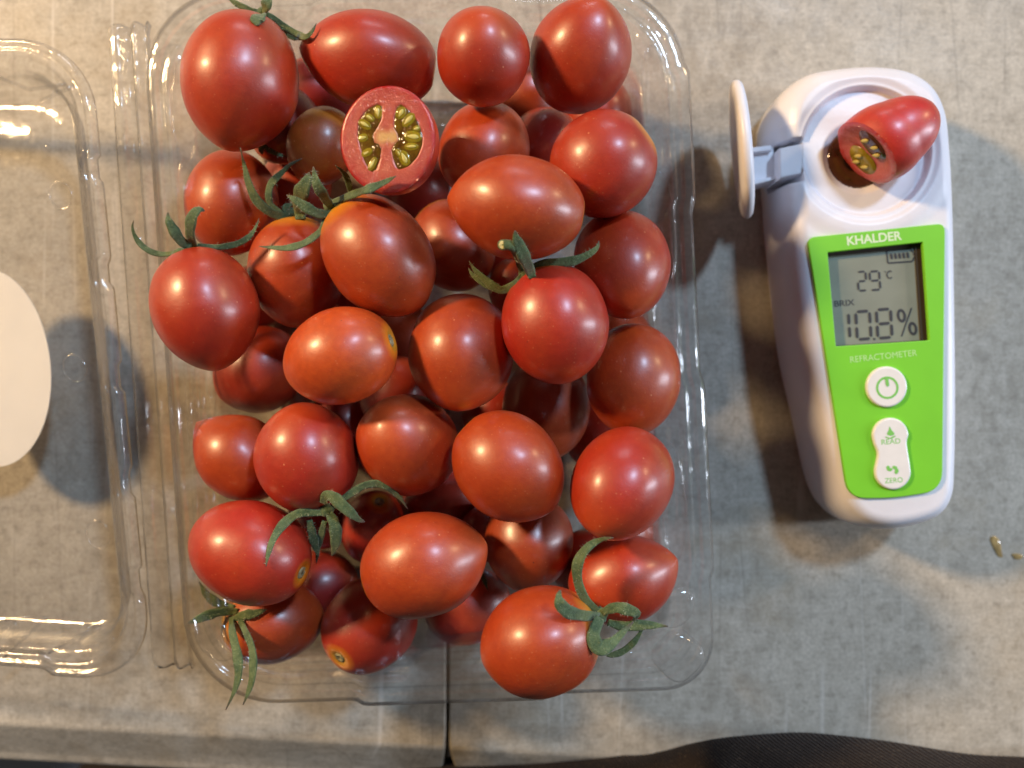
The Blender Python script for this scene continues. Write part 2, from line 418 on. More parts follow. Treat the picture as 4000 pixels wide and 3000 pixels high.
fl = mk('floor', [(-2500, -2500, -750), (2500, -2500, -750), (2500, 2500, -750), (-2500, 2500, -750)], [(0, 1, 2, 3)], M_floor)
tag(fl, kind='structure')

# pale rounded object of unknown kind, far below the counter at the bottom-left corner
t = tag(empty('bin', F(-30, 3010, -110)), 'pale rounded object of unknown kind just showing below the counter at the bottom left corner', 'bin')
cc = F(-25, 3010, -110); prof = [(0, -3), (19, -3), (22, -1), (23, 2), (24.5, 2), (25.5, 0), (25, -6), (20, -60)]
V, Fc = loft([[(cc.x + r * math.cos(a), cc.y + r * math.sin(a), cc.z + z) for a in [2 * math.pi * k / 40 for k in range(40)]] for r, z in prof])
mk('pale_object_rim', V, Fc, M_pale, t); rebase(t)

# ------------------------------------------------------------------ person: dark twill at the bottom edge
per = tag(empty('person', F(3100, 3300, -40)), 'person leaning on the counter, only their dark brown twill clothing in view', 'person')
edge = [(1350, 3035, -8), (1700, 2992, -6), (2100, 2972, -3), (2450, 2950, 4), (2600, 2934, 9), (2727, 2905, 13), (2853, 2878, 16), (3050, 2866, 17),
        (3233, 2868, 17), (3486, 2893, 16), (3803, 2948, 13), (3980, 2956, 12), (4200, 2948, 12), (4700, 2900, 12)]
pts = catmull([F(e[0], e[1] + (22 if e[0] > 2400 else -10), e[2]) for e in edge], 10); V = []; rows = 34
for i, p in enumerate(pts):
    for k in range(rows):
        a = math.pi * .5 * (k / 14) if k <= 14 else math.pi / 2
        dy = -(1 - math.cos(a)) * 16 - max(0, k - 14) * 5.0
        dz = (math.sin(a) - 1) * 11 + 7 if k <= 14 else 7 + (k - 14) * 1.2
        wv = 0.5 * math.sin(i * .23 + k * .12) + noise.noise(Vector((i * .12, k * .15, 2))) * 1.6 * min(1, k / 8)
        V.append((p.x, p.y + dy * .8, p.z + dz + wv))
Fc = [(i * rows + k, (i + 1) * rows + k, (i + 1) * rows + k + 1, i * rows + k + 1) for i in range(len(pts) - 1) for k in range(rows - 1)]
o = mk('garment', V, Fc, M_cloth, per); fix_normals(o); rebase(per)

# ------------------------------------------------------------------ punnet
# rim corners at z = 38 (top-left, top-right, bottom-right, bottom-left)
CTL, CTR, CBR, CBL = F(565, -20, 38), F(2640, -60, 38), F(2775, 2672, 38), F(755, 2738, 38)
HW, HH = 62.0, 83.0
def tmap(s, t, z):
    a = (s / HW + 1) / 2; b = (t / HH + 1) / 2
    lo = CBL.lerp(CBR, a); hi = CTL.lerp(CTR, a); p = lo.lerp(hi, b)
    return Vector((p.x, p.y, z))
def rrect(hw, hh, r, n=14, side=26):
    P = []; rad_ = list(r) if hasattr(r, '__len__') else [r] * 4
    for q_ in range(4):
        r = rad_[q_]; a0 = 90 * q_; cx = (hw - r) * (1 if q_ in (0, 3) else -1); cy = (hh - r) * (1 if q_ < 2 else -1)
        r_n = rad_[(q_ + 1) % 4]
        for k in range(n + 1): a = R(a0 + 90 * k / n); P.append((cx + r * math.cos(a), cy + r * math.sin(a)))
        ex, ey = P[-1]; rn = rad_[(q_ + 1) % 4]; a1 = R(a0 + 90)
        ncx = (hw - rn) * (1 if (q_ + 1) % 4 in (0, 3) else -1); ncy = (hh - rn) * (1 if (q_ + 1) % 4 < 2 else -1)
        fx, fy = ncx + rn * math.cos(a1), ncy + rn * math.sin(a1)
        for k in range(1, side): P.append((ex + (fx - ex) * k / side, ey + (fy - ey) * k / side))
    return P
def sst(a, b, x):
    t = max(0, min(1, (x - a) / (b - a))); return t * t * (3 - 2 * t)
tray = tag(empty('punnet', tmap(0, 0, 0)), 'clear plastic punnet with open hinged lid, heaped with cherry tomatoes', 'punnet')
rings = []
tray_prof = [  # inset, z, rib amount
    (-2.2, 33.5, 0), (-1.9, 34.2, 0), (-1.7, 36.5, 0), (-1.2, 37.6, 0), (-.3, 38.1, 0), (.9, 38.2, 0), (1.2, 38.1, 0), (1.5, 37.5, 0), (1.8, 37.3, 0), (2.5, 37.3, 0), (2.8, 37.5, 0), (3.1, 38.0, 0), (3.4, 38.1, 0), (4.0, 38.0, 0), (4.5, 37.6, 0),
    (5.0, 36.2, 0), (5.6, 35.6, 0), (6.3, 35.4, 0), (6.6, 34.7, 0), (7.2, 34.6, 0), (7.8, 34.2, .1), (8.2, 33.5, .5), (8.6, 30, 1), (9.4, 22, 1), (10.2, 14, 1), (11.0, 8, 1),
    (12.0, 4.4, .8), (13.4, 2.4, .4), (15.5, 1.5, 0), (19, 1.3, 0), (21.0, 1.4, 0), (22.0, 2.4, 0), (24.0, 2.6, 0), (27, 2.6, 0), (28, 1.5, 0), (34, 1.3, 0), (50, 1.3, 0)]
base_ring = rrect(HW, HH, 21)
for ins, z, rib in tray_prof:
    hw, hh = HW - ins, HH - ins; r = max(6, 21 - ins * .45)
    ring = []
    for (x, y) in rrect(hw, hh, [min(r, hw - 1)] * 3 + [min(max(5, r * .58 if ins < 12 else r * (.58 + .42 * min(1, (ins - 12) / 10))), hw - 1)], 14, 60):
        nx, ny = 0, 0
        if abs(x) >= hw - .01: nx = math.copysign(1, x)
        elif abs(y) >= hh - .01: ny = math.copysign(1, y)
        rb = 0
        if rib:
            if nx: rb = 1.0 * rib * max(0, math.sin(y / 4.4)) ** .7 * sst(60, 50, abs(y))
            elif ny: rb = 1.0 * rib * max(0, math.sin(x / 4.4)) ** .7 * sst(42, 34, abs(x))
        # jogs in the rim
        if ins < 8 and ny: rb -= 1.4 * (sst(-24, -21, x) - sst(22, 25, x))
        if ins < 8 and nx > 0: rb -= .9 * (sst(-58, -56.5, y) - sst(-12, -10, y) + sst(30, 32, y))
        ring.append(tmap(x - nx * rb, y - ny * rb, z))
    rings.append(ring)
V, Fc = loft(rings, True, (False, True))
o = mk('tray', V, Fc, M_pla, tray)
o.modifiers.new('s', 'SOLIDIFY').thickness = .0003
# raised pads pressed into the corners of the rim
def dome(name, c, rx, ry, h, mat, parent, sq=2.0, ring=14, seg=40, rot=0.0, flat=.55):
    rr = []
    for i in range(ring + 1):
        t = i / ring; k = 1 if t < flat else math.cos((t - flat) / (1 - flat) * math.pi / 2)
        z = h * (1 if t < flat else k ** .5)
        tt = 1 - t
        row = []
        for j in range(seg):
            a = 2 * math.pi * j / seg; ca, sa = math.cos(a), math.sin(a)
            q = (abs(ca) ** sq + abs(sa) ** sq) ** (-1 / sq)
            x, y = rx * t * q * ca, ry * t * q * sa
            row.append((c[0] + x * math.cos(rot) - y * math.sin(rot), c[1] + x * math.sin(rot) + y * math.cos(rot), c[2] + z))
        rr.append(row)
    V, Fc = loft(rr[1:], True, (True, False))
    return mk(name, V, Fc, mat, parent)
dome('snap_stud', F(2648, 2560, 38.2), 5.6, 5.6, 2.4, M_pla, tray, 3.2, rot=R(45), flat=.72)
dome('snap_stud', F(2640, 2372, 36.2), 4.2, 5.4, 1.6, M_pla, tray, 2.0, rot=R(-35), flat=.3)
dome('snap_stud', F(2545, 160, 36.2), 4.2, 6.0, 1.8, M_pla, tray, 2.0, rot=R(25), flat=.3)
dome('snap_stud', F(655, 265, 36.2), 4.2, 6.2, 1.8, M_pla, tray, 2.0, rot=R(-30), flat=.3)
dome('snap_stud', F(845, 2490, 36.2), 4.6, 6.2, 1.8, M_pla, tray, 2.0, rot=R(35), flat=.3)
# moulded ovals low in the wall and on the floor
def oval_rib(path, r=.35, name='moulded_rib', mat=None, parent=None, closed=True):
    if closed: path = path + [path[0], path[1]]
    V, Fc = tube([Vector(p) for p in path], lambda t: r, 8)
    return mk(name, V, Fc, mat or M_pla, parent or tray)
def oval(c, rx, ry, rot=0, n=32):
    return [Vector((c[0] + rx * math.cos(a) * math.cos(rot) - ry * math.sin(a) * math.sin(rot), c[1] + rx * math.cos(a) * math.sin(rot) + ry * math.sin(a) * math.cos(rot), c[2])) for a in [2 * math.pi * k / n for k in range(n)]]
for (px, py, rx, ry) in ((720, 430, 3.2, 13), (735, 800, 2.8, 12), (800, 1540, 2.8, 10), (2560, 420, 3.5, 16), (2590, 900, 3.2, 15), (2600, 1320, 3.0, 13), (2630, 1960, 3.0, 15)):
    oval_rib(oval(F(px, py, 20), rx, ry, R(3)), .3)
for y0 in (2555, 2585, 2618):
    oval_rib([F(900 + k * 60, y0 + 18 * math.cos(k * .13) - k * 2.2, 22) for k in range(22)], .28, closed=False)

# hinge strip
Hs = [(-11.6, 31.5), (-10.4, 32.6), (-9.0, 32.6), (-8.2, 30.6), (-7.9, 30.4), (-6.6, 30.4), (-6.2, 30.8), (-5.4, 33.6), (-4.9, 33.9), (-4.4, 33.6), (-3.6, 31.0), (-3.3, 30.8), (-2.2, 30.8), (-1.9, 31.2), (-1.5, 34.5)]
rr = []
for k in range(121):
    t = 79 - k * (156 / 120)
    cr = .8 * (sst(77, 79, t) + sst(-75, -77, t))
    row = []
    for (d, z) in Hs:
        step = .5 if (k % 17 == 5) else 0
        row.append(tmap(-HW + d, t, z - cr * 2 - step * (1 if z < 31.3 else 0)))
    rr.append(row)
V, Fc = loft(rr, False); hs = mk('hinge', V, Fc, M_pla2, tray); hs.modifiers.new('s', 'SOLIDIFY').thickness = .0003
# lid, opened out to the left; most of it lies outside the picture
LTR, LBR = F(318, 150, 33), F(572, 2665, 33)
lidx = Vector((-1, 0.035, -.10)).normalized()
LL = (LTR - LBR).length / 2; LC = (LTR + LBR) / 2; lup = (LTR - LBR).normalized(); LW = 60.0
lidn = lidx.cross(-lup).normalized()
if lidn.z < 0: lidn = -lidn
def lmap(x, y, h):     # x: 0 at the hinge side, grows away from it; y along the hinge; h above the lid rim plane
    return LC + lidx * x + lup * y + lidn * h
rings = []
for ins, h, nt_ in [(-.6, -2.6, 1), (-.5, -1.5, 1), (-.2, -.3, 1), (.4, 0, 1), (1.2, 0, 1), (1.5, -.6, 1), (2.0, -.7, 1), (2.3, -.1, 1), (3.2, -.3, 1), (3.9, -1.4, .6), (4.4, -2.2, 0), (5.6, -2.6, 0), (6.4, -3.4, 0), (7.2, -7, 0), (7.9, -10.5, 0), (8.8, -12, 0), (10.5, -12.6, 0), (14, -12.7, 0), (15, -12.2, 0), (22, -12.2, 0), (40, -12.2, 0)]:
    ring = []
    hw, hh = LW - ins, LL - ins
    for (x, y) in rrect(hw, hh, max(5, 17 - ins * .5), 14, 110):
        dx = 0
        if nt_ and abs(x - hw) < .01:
            for c in (47, 21.5, -4, -30, -54): dx -= .9 * nt_ * (sst(c - 3.4, c - 2.8, y) - sst(c + 2.8, c + 3.4, y))
        if abs(y) >= hh - .01 and ins < 4: dx = 0
        yy = y
        if ins < 4 and abs(y) >= hh - .01: yy = y - math.copysign(1.6 * (sst(30, 33, hw - 0 - (hw - x)) if False else sst(36, 33, x)), y)
        ring.append(lmap(LW - (x + dx), yy, h))
    rings.append(ring)
V, Fc = loft(rings, True, (False, True)); lid = mk('lid', V, Fc, M_pla2, tray); lid.modifiers.new('s', 'SOLIDIFY').thickness = .0003
def lid_pt(px, py, h=-12.0):
    """point of the lid panel plane seen at that place"""
    d = F(px, py, 0) - Vector((0, 0, CAMH)); c0 = lmap(0, 0, h); o0 = Vector((0, 0, CAMH))
    return o0 + d * ((c0 - o0).dot(lidn) / d.dot(lidn))
for (px, py, r_) in ((237, 762, 3.1), (292, 1438, 3.1), (383, 2087, 3.1)):
    c = lid_pt(px, py, -11.9); pth = [c + lup * (r_ * 1.15 * math.sin(a)) + lidx * (r_ * math.cos(a)) for a in [2 * math.pi * k / 30 for k in range(30)]]
    oval_rib(pth, .22, 'vent_ring', M_pla2, lid)
for row in (((20, 2565), (180, 2410), (20, 2420)), ((190, 2550), (390, 2440), (330, 2435)), ((0, 2470), (40, 2440), (60, 2420)), ((-10, 300), (120, 350), (260, 330)), ((0, 420), (150, 400), (300, 330))):
    oval_rib([lid_pt(a, b, -11.8) for a, b in row], .45, 'stiffening_rib', M_pla2, lid, closed=False)
for (a, b) in ((60, 2440), (228, 2450), (405, 2465), (15, 2575), (232, 2578), (100, 2485), (440, 2500), (190, 395), (20, 430), (210, 425), (30, 470)):
    c = lid_pt(a, b, -11.9); dome('moulded_bump', (c.x, c.y, c.z), .8, .8, .5, M_pla2, lid, 2, 6, 14, flat=.1)
# sticker under the lid
c = lid_pt(0, 1440, -12.75); stk = []
for k in range(64):
    a = 2 * math.pi * k / 64
    stk.append(lid_pt(-30 + 228 * math.cos(a) * (1 - .03 * math.sin(a)) + 18 * (-math.sin(a)), 1438 - 385 * math.sin(a), -12.75))
low = [p - lidn * .25 for p in stk]
V, Fc = loft([stk, low], True, (True, True)); stko = mk('sticker', V, Fc, M_stick, tray, smooth=False); stko['label'] = 'blank cream oval sticker on the lid'
rebase(tray)

# ------------------------------------------------------------------ tomatoes
RED = (.40, .026, .007); ORG = (.43, .052, .007); CRM = (.40, .019, .009); SHD = (.30, .014, .012); OLV = (.30, .10, .012); BRN = (.34, .050, .010)  # darkest red has the shade of the deep gaps put into it
# key, u, v, A, b (overview px), tip angle, tip lift, layer z, colour, yellow, pointiness, scar, label
T = [
 ('o1', 680, 205, 95, 80, 200, 10, 12, SHD, .2, .55, 0, 'dark red cherry tomato in the gap between the two top left tomatoes'),
 ('o2', 612, 272, 85, 76, 250, 10, 12, SHD, .2, .55, 0, 'shaded red cherry tomato tucked under the large top left tomato'),
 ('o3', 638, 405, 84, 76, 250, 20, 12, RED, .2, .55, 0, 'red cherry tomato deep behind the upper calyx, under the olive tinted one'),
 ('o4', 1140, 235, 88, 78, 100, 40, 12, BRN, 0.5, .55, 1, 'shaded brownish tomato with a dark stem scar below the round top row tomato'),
 ('o5', 1175, 315, 84, 78, 60, 10, 10, SHD, .2, .55, 0, 'almost black shaded tomato at the bottom of the upper right gap'),
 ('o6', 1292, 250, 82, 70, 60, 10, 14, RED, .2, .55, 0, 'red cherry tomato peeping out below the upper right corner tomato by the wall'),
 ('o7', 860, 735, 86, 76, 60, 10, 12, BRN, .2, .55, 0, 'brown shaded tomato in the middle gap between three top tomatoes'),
 ('o8', 855, 850, 84, 76, 60, 10, 10, SHD, .2, .55, 0, 'dark tomato at the bottom of the gap right of the wide orange tomato'),
 ('o9', 735, 915, 84, 74, 20, 10, 11, SHD, .2, .55, 0, 'dark tomato below the wide orange tomato near a lit gap'),
 ('o10', 960, 1075, 90, 78, 20, 10, 12, SHD, .2, .55, 0, 'deep red shaded tomato between the two central lower tomatoes'),
 ('o11', 1300, 935, 85, 78, 60, 10, 14, SHD, .2, .55, 0, 'shaded red tomato wedged between three tomatoes along the right wall'),
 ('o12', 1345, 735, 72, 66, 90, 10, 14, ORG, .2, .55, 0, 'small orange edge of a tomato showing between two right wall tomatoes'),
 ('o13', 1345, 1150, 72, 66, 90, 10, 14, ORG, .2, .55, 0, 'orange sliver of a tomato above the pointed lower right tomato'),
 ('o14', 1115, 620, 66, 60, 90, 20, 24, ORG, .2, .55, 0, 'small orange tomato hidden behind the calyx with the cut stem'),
 ('o15', 690, 1265, 86, 76, 20, 10, 11, SHD, .2, .55, 0, 'dark tomato below the hanging sepals at lower left'),
 ('o16', 1265, 1215, 78, 70, 20, 10, 14, SHD, .2, .55, 0, 'shaded tomato behind the left flank of the pointed lower right tomato'),
 ('o17', 560, 640, 80, 70, 20, 10, 12, SHD, .2, .55, 0, 'dark tomato in the gap right of the leftmost overhanging tomato'),
 ('p1', 905, 402, 72, 66, 60, 10, 9, SHD, .1, .55, 0, 'almost black shaded tomato deep below the cut half tomato'),
 ('p2', 758, 655, 66, 62, 60, 10, 9, SHD, .1, .55, 0, 'dark tomato deep between the yellow shouldered tomato and the brightest orange one'),
 ('p3', 1085, 540, 62, 58, 60, 10, 9, SHD, .1, .55, 0, 'dark tomato deep behind the pale cut stem'),
 ('p4', 1062, 885, 68, 62, 60, 10, 9, SHD, .1, .55, 0, 'dark tomato deep below the central pointed orange tomato'),
 ('p5', 1052, 1150, 64, 60, 60, 10, 9, SHD, .1, .55, 0, 'dark tomato deep right of the front centre orange tomato'),
 ('p6', 700, 1120, 66, 62, 60, 10, 9, SHD, .1, .55, 0, 'dark tomato deep under the hanging calyx of the pinkish red tomato'),
 ('O', 978, 532, 104, 90, 300, 20, 16, BRN, 0.9, .55, 0, 'brownish shaded tomato with a green shoulder in the gap below the half tomato'),
 ('T', 560, 800, 100, 92, 215, 10, 17, RED, .2, .55, 0, 'shaded dark red tomato below the leftmost overhanging tomato'),
 ('GG', 1010, 1308, 96, 82, 20, 10, 15, CRM, .2, .55, 0, 'dark crimson tomato with a sepal tip, left of the bottom front tomato'),
 ('II', 805, 1140, 84, 68, 250, -40, 19, CRM, 0.3, .55, 1, 'small dark crimson tomato with stem scar under the arching sepal'),
 ('HH', 590, 1342, 108, 88, 5, -10, 15, ORG, 1.3, .55, 0, 'shaded tomato with orange shoulder whose long sepals hang over the front rim'),
 ('U', 1180, 885, 112, 96, 268, 15, 24, BRN, .3, .60, 0, 'glossy brown orange tomato below the one with the cut stem'),
 ('K', 695, 318, 88, 74, 250, 10, 27, OLV, 1.6, .55, 0, 'olive green sided tomato left of the cut half tomato'),
 ('J', 500, 440, 115, 98, 265, 12, 30, ORG, .3, .55, 0, 'orange red tomato just under the large top left tomato'),
 ('F', 1045, 328, 110, 97, 250, 25, 30, ORG, .3, .58, 0, 'orange tomato crossed by the shadow of the cut half tomato'),
 ('V', 514, 984, 113, 88, 140, 4, 33, ORG, .2, .88, 0, 'orange tomato whose sharp tip points to the upper left wall'),
 ('FF', 800, 1346, 109, 97, 45, -48, 27, CRM, 0.22, .55, 1, 'crimson tomato at the front showing its brown stem scar in a yellow ring'),
 ('CC', 1142, 1172, 105, 96, 262, 15, 31, BRN, .3, .60, 0, 'brownish orange tomato half covered by the oval one above it'),
 ('X', 880, 960, 110, 107, 130, 55, 42, ORG, .2, .56, 0, 'round orange tomato in the middle, tip towards the viewer'),
 ('M', 642, 588, 121, 103, 272, 5, 36, ORG, 0.9, .55, 0, 'tomato with yellow shoulder under the paired green calyxes, left of the tilted one'),
 ('S', 1368, 820, 123, 101, 265, 10, 40, ORG, .2, .55, 0, 'oval orange red tomato resting on the right wall, third from the top'),
 ('Z', 1342, 1045, 111, 108, 235, 35, 40, RED, .2, .57, 0, 'round dull red tomato on the right wall above the pointed one'),
 ('DD', 1347, 1250, 123, 94, 20, 5, 40, RED, .2, .70, 0, 'bright red tomato at lower right with its point against the wall'),
 ('I', 1344, 572, 109, 103, 275, 38, 44, RED, .2, .58, 0, 'red tomato by the right wall below the yellow shouldered one'),
 ('B', 797, 129, 148, 103, 172, 6, 42, RED, .2, .70, 0, 'long red tomato in the top row with its point to the left'),
 ('C', 1043, 122, 108, 100, 80, 62, 38, RED, .2, .55, 0, 'small round red tomato, third in the top row'),
 ('H', 1301, 358, 118, 113, 215, -12, 46, CRM, 0.4, .55, 1, 'bright red tomato with yellow stem scar turned to the right wall'),
 ('D', 1255, 119, 122, 108, 65, 45, 45, RED, 0.1, .62, 0, 'large red tomato at the top right corner of the heap'),
 ('A', 519, 178, 153, 124, 262, 5, 45, RED, 0.2, .62, 0, 'largest tomato at the top left with a dark curled calyx'),
 ('L', 444, 667, 136, 112, 282, 3, 48, RED, .2, .62, 0, 'leftmost tomato overhanging the hinge, with four curled sepals'),
 ('N', 820, 555, 143, 113, 307, 3, 50, ORG, 0.95, .56, 0, 'large tilted orange tomato whose sepal reaches across the cut half'),
 ('G', 1115, 447, 150, 111, 173, 4, 48, ORG, .2, .70, 0, 'large lying orange tomato with its point to the left, above the cut stem'),
 ('R', 996, 763, 129, 114, 268, 25, 46, ORG, .2, .60, 0, 'central orange tomato with its point towards the front'),
 ('Q', 735, 770, 125, 104, 197, -8, 47, (.54, .085, .010), 0.28, .53, 1, 'brightest orange tomato lying sideways with small stem scar at its right end'),
 ('P', 1199, 701, 130, 117, 280, 5, 52, CRM, 0.35, .56, 0, 'red tomato with a calyx and pale cut stem, right of centre'),
 ('W', 663, 988, 121, 109, 98, 22, 44, CRM, 0.5, .56, 0, 'pinkish red tomato at left, its calyx arching to the front'),
 ('AA', 539, 1192, 137, 110, 162, -14, 44, CRM, 0.16, .55, 1, 'deep red tomato with a pale round stem scar at lower left'),
 ('Y', 1100, 1008, 133, 111, 318, 5, 52, ORG, .2, .57, 0, 'oval orange tomato lying above the right centre front, no calyx'),
 ('BB', 918, 1219, 142, 113, 18, 4, 48, ORG, .3, .68, 0, 'large orange tomato lying at front centre with its point to the right'),
 ('EE', 1167, 1386, 131, 117, 198, 5, 48, ORG, 0.8, .55, 0, 'frontmost orange tomato overhanging the rim, with twisted calyx'),
]
def tomato_mesh(name, a, b, point, seed, dimple=True):
    nr, ns = 44, 56; V = []; ax = []
    for i in range(nr + 1):
        th = math.pi * i / nr; s = -math.cos(th)
        if s < 0: r = b * (1 - abs(s) ** 2.15) ** .5
        else: r = b * (1 - s ** 1.95) ** point
        x = a * s
        if dimple and s < -.9: x += .10 * a * math.exp(-((r / b) / .17) ** 2)
        for j in range(ns):
            ph = 2 * math.pi * j / ns
            d = Vector((s, math.sin(th) * math.cos(ph), math.sin(th) * math.sin(ph)))
            k = 1 + .030 * noise.noise(d * 1.3 + Vector((seed * 3.1, 0, 0))) + .010 * math.cos(3 * ph + seed) * math.sin(th) * (1 if s > 0 else .4)
            V.append((x * (1 + .5 * (k - 1)), r * k * math.cos(ph), r * k * math.sin(ph))); ax.append((s + 1) / 2)
    Fc = []
    for i in range(nr):
        for j in range(ns):
            k = (j + 1) % ns; Fc.append((i * ns + j, i * ns + k, (i + 1) * ns + k, (i + 1) * ns + j))
    me = bpy.data.meshes.new(name); me.from_pydata([tuple(Vector(v) * S) for v in V], [], Fc)
    at = me.attributes.new('ax', 'FLOAT', 'POINT'); at.data.foreach_set('value', ax)
    bm = bmesh.new(); bm.from_mesh(me); bmesh.ops.remove_doubles(bm, verts=bm.verts, dist=2e-6); bmesh.ops.recalc_face_normals(bm, faces=bm.faces); bm.to_mesh(me); bm.free()
    me.materials.append(M_tom); return me
placed = []; TOM = {}
def balls(c, a, b, ax): return [(c + ax * (a * k), b * f) for k, f in ((-.48, .84), (-.2, .98), (0.12, 1.0), (.48, .80))]
for idx, (key, u, v, A, b, al, ep, zl, colr, yel, point, scar, label) in enumerate(T):
    def place(z):
        k = pxmm(z) * OV; c = O(u, v, z); bb = b * k; AA = A * k; e = R(ep)
        aa = bb * (1.07 if abs(ep) > 56 else 1.18) if abs(ep) > 40 else math.sqrt(max(AA * AA - (bb * math.sin(e)) ** 2, (bb * 1.02) ** 2)) / math.cos(e)
        ax = Vector((math.cos(R(al)) * math.cos(e), math.sin(R(al)) * math.cos(e), math.sin(e)))
        return c, aa, bb, ax
    z = zl; best = None
    while z < zl + 14:
        c, aa, bb, ax = place(z); ok = True
        for (c2, a2, b2, ax2) in placed:
            if (c2 - c).length > aa + a2: continue
            for p1, r1 in balls(c, aa, bb, ax):
                for p2, r2 in balls(c2, a2, b2, ax2):
                    if (p1 - p2).length < (r1 + r2) * .93: ok = False; break
                if not ok: break
            if not ok: break
        if ok: break
        z += .5
    c, aa, bb, ax = place(z); placed.append((c, aa, bb, ax))
    root = tag(empty('cherry_tomato', (c.x, c.y, c.z - bb)), label, 'tomato', 'cherry tomatoes heaped in the punnet')
    me = tomato_mesh('skin', aa, bb, point, idx * 1.7 + .3)
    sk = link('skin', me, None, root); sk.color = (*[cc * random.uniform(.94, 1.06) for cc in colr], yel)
    q = ax.to_track_quat('X', 'Z') if abs(ax.z) < .9 else ax.to_track_quat('X', 'Y')
    sk.rotation_euler = (q.to_matrix() @ Matrix.Rotation(idx * 2.1, 3, 'X')).to_euler(); sk.location = (0, 0, bb * S)
    if scar:
        st = .93 * aa; rs = 1.25
        Vs = [(-st + .25, 0, 0)]; ns = 18
        for rr_, h in ((.45, .1), (.75, -.12), (1.0, .05), (1.25, .45)):
            for j in range(ns):
                an = 2 * math.pi * j / ns; r_ = rs * rr_ * (1 + .16 * math.sin(j * 2.7 + idx)); Vs.append((-st + h, r_ * math.cos(an), r_ * math.sin(an)))
        Fs = [(0, 1 + (j + 1) % ns, 1 + j) for j in range(ns)]
        for i in range(3):
            for j in range(ns): a0 = 1 + i * ns; Fs.append((a0 + j, a0 + (j + 1) % ns, a0 + ns + (j + 1) % ns, a0 + ns + j))
        so = mk('stem_scar', [(v[0] - .02 * aa, v[1], v[2]) for v in Vs], Fs, M_scar, root); so.rotation_euler = sk.rotation_euler; so.location = sk.location
    TOM[key] = (c, aa, bb, ax, root, z)
print('heights', {k: round(v[5], 1) for k, v in TOM.items()})

# ------------------------------------------------------------------ calyxes
def hairs(path, rad, n, ln=1.0):
    V, Fc = [], []
    for _ in range(n):
        i = random.randrange(1, len(path) - 2); p = path[i]; t = (path[i + 1] - path[i]).normalized()
        d = Vector((random.gauss(0, 1), random.gauss(0, 1), random.gauss(.3, .8))); d -= t * d.dot(t)
        if d.length < .1: continue
        d.normalize(); r = rad(i / (len(path) - 1)); a = p + d * r * .7; e = p + d * (r + random.uniform(.25, .8) * ln) + t * random.uniform(-.3, .3)
        s = t * .035; k = len(V); V += [a - s, a + s, e]; Fc.append((k, k + 1, k + 2))
    return V, Fc
def zvis(px, py):
    o_ = Vector((0, 0, CAMH)); d = (F(px, py, 0) - o_).normalized(); best = -1
    for (c, aa, bb, ax, root, z) in TOM.values():
        rel = o_ - c
        def sq(v): k = v.dot(ax); return Vector((*(v - ax * k) / bb, )) + ax * (k / aa)
        a_, b_ = sq(d), sq(rel); A = a_.dot(a_); B = 2 * a_.dot(b_); C = b_.dot(b_) - 1; D = B * B - 4 * A * C
        if D > 0:
            t = (-B - math.sqrt(D)) / (2 * A); best = max(best, (o_ + d * t).z)
    kx, ky = (px - 1513) / 195, (py - 545) / 212
    if kx * kx + ky * ky < 1: best = max(best, 62.6 - .1 * kx)
    return best
CLEAR = [True]
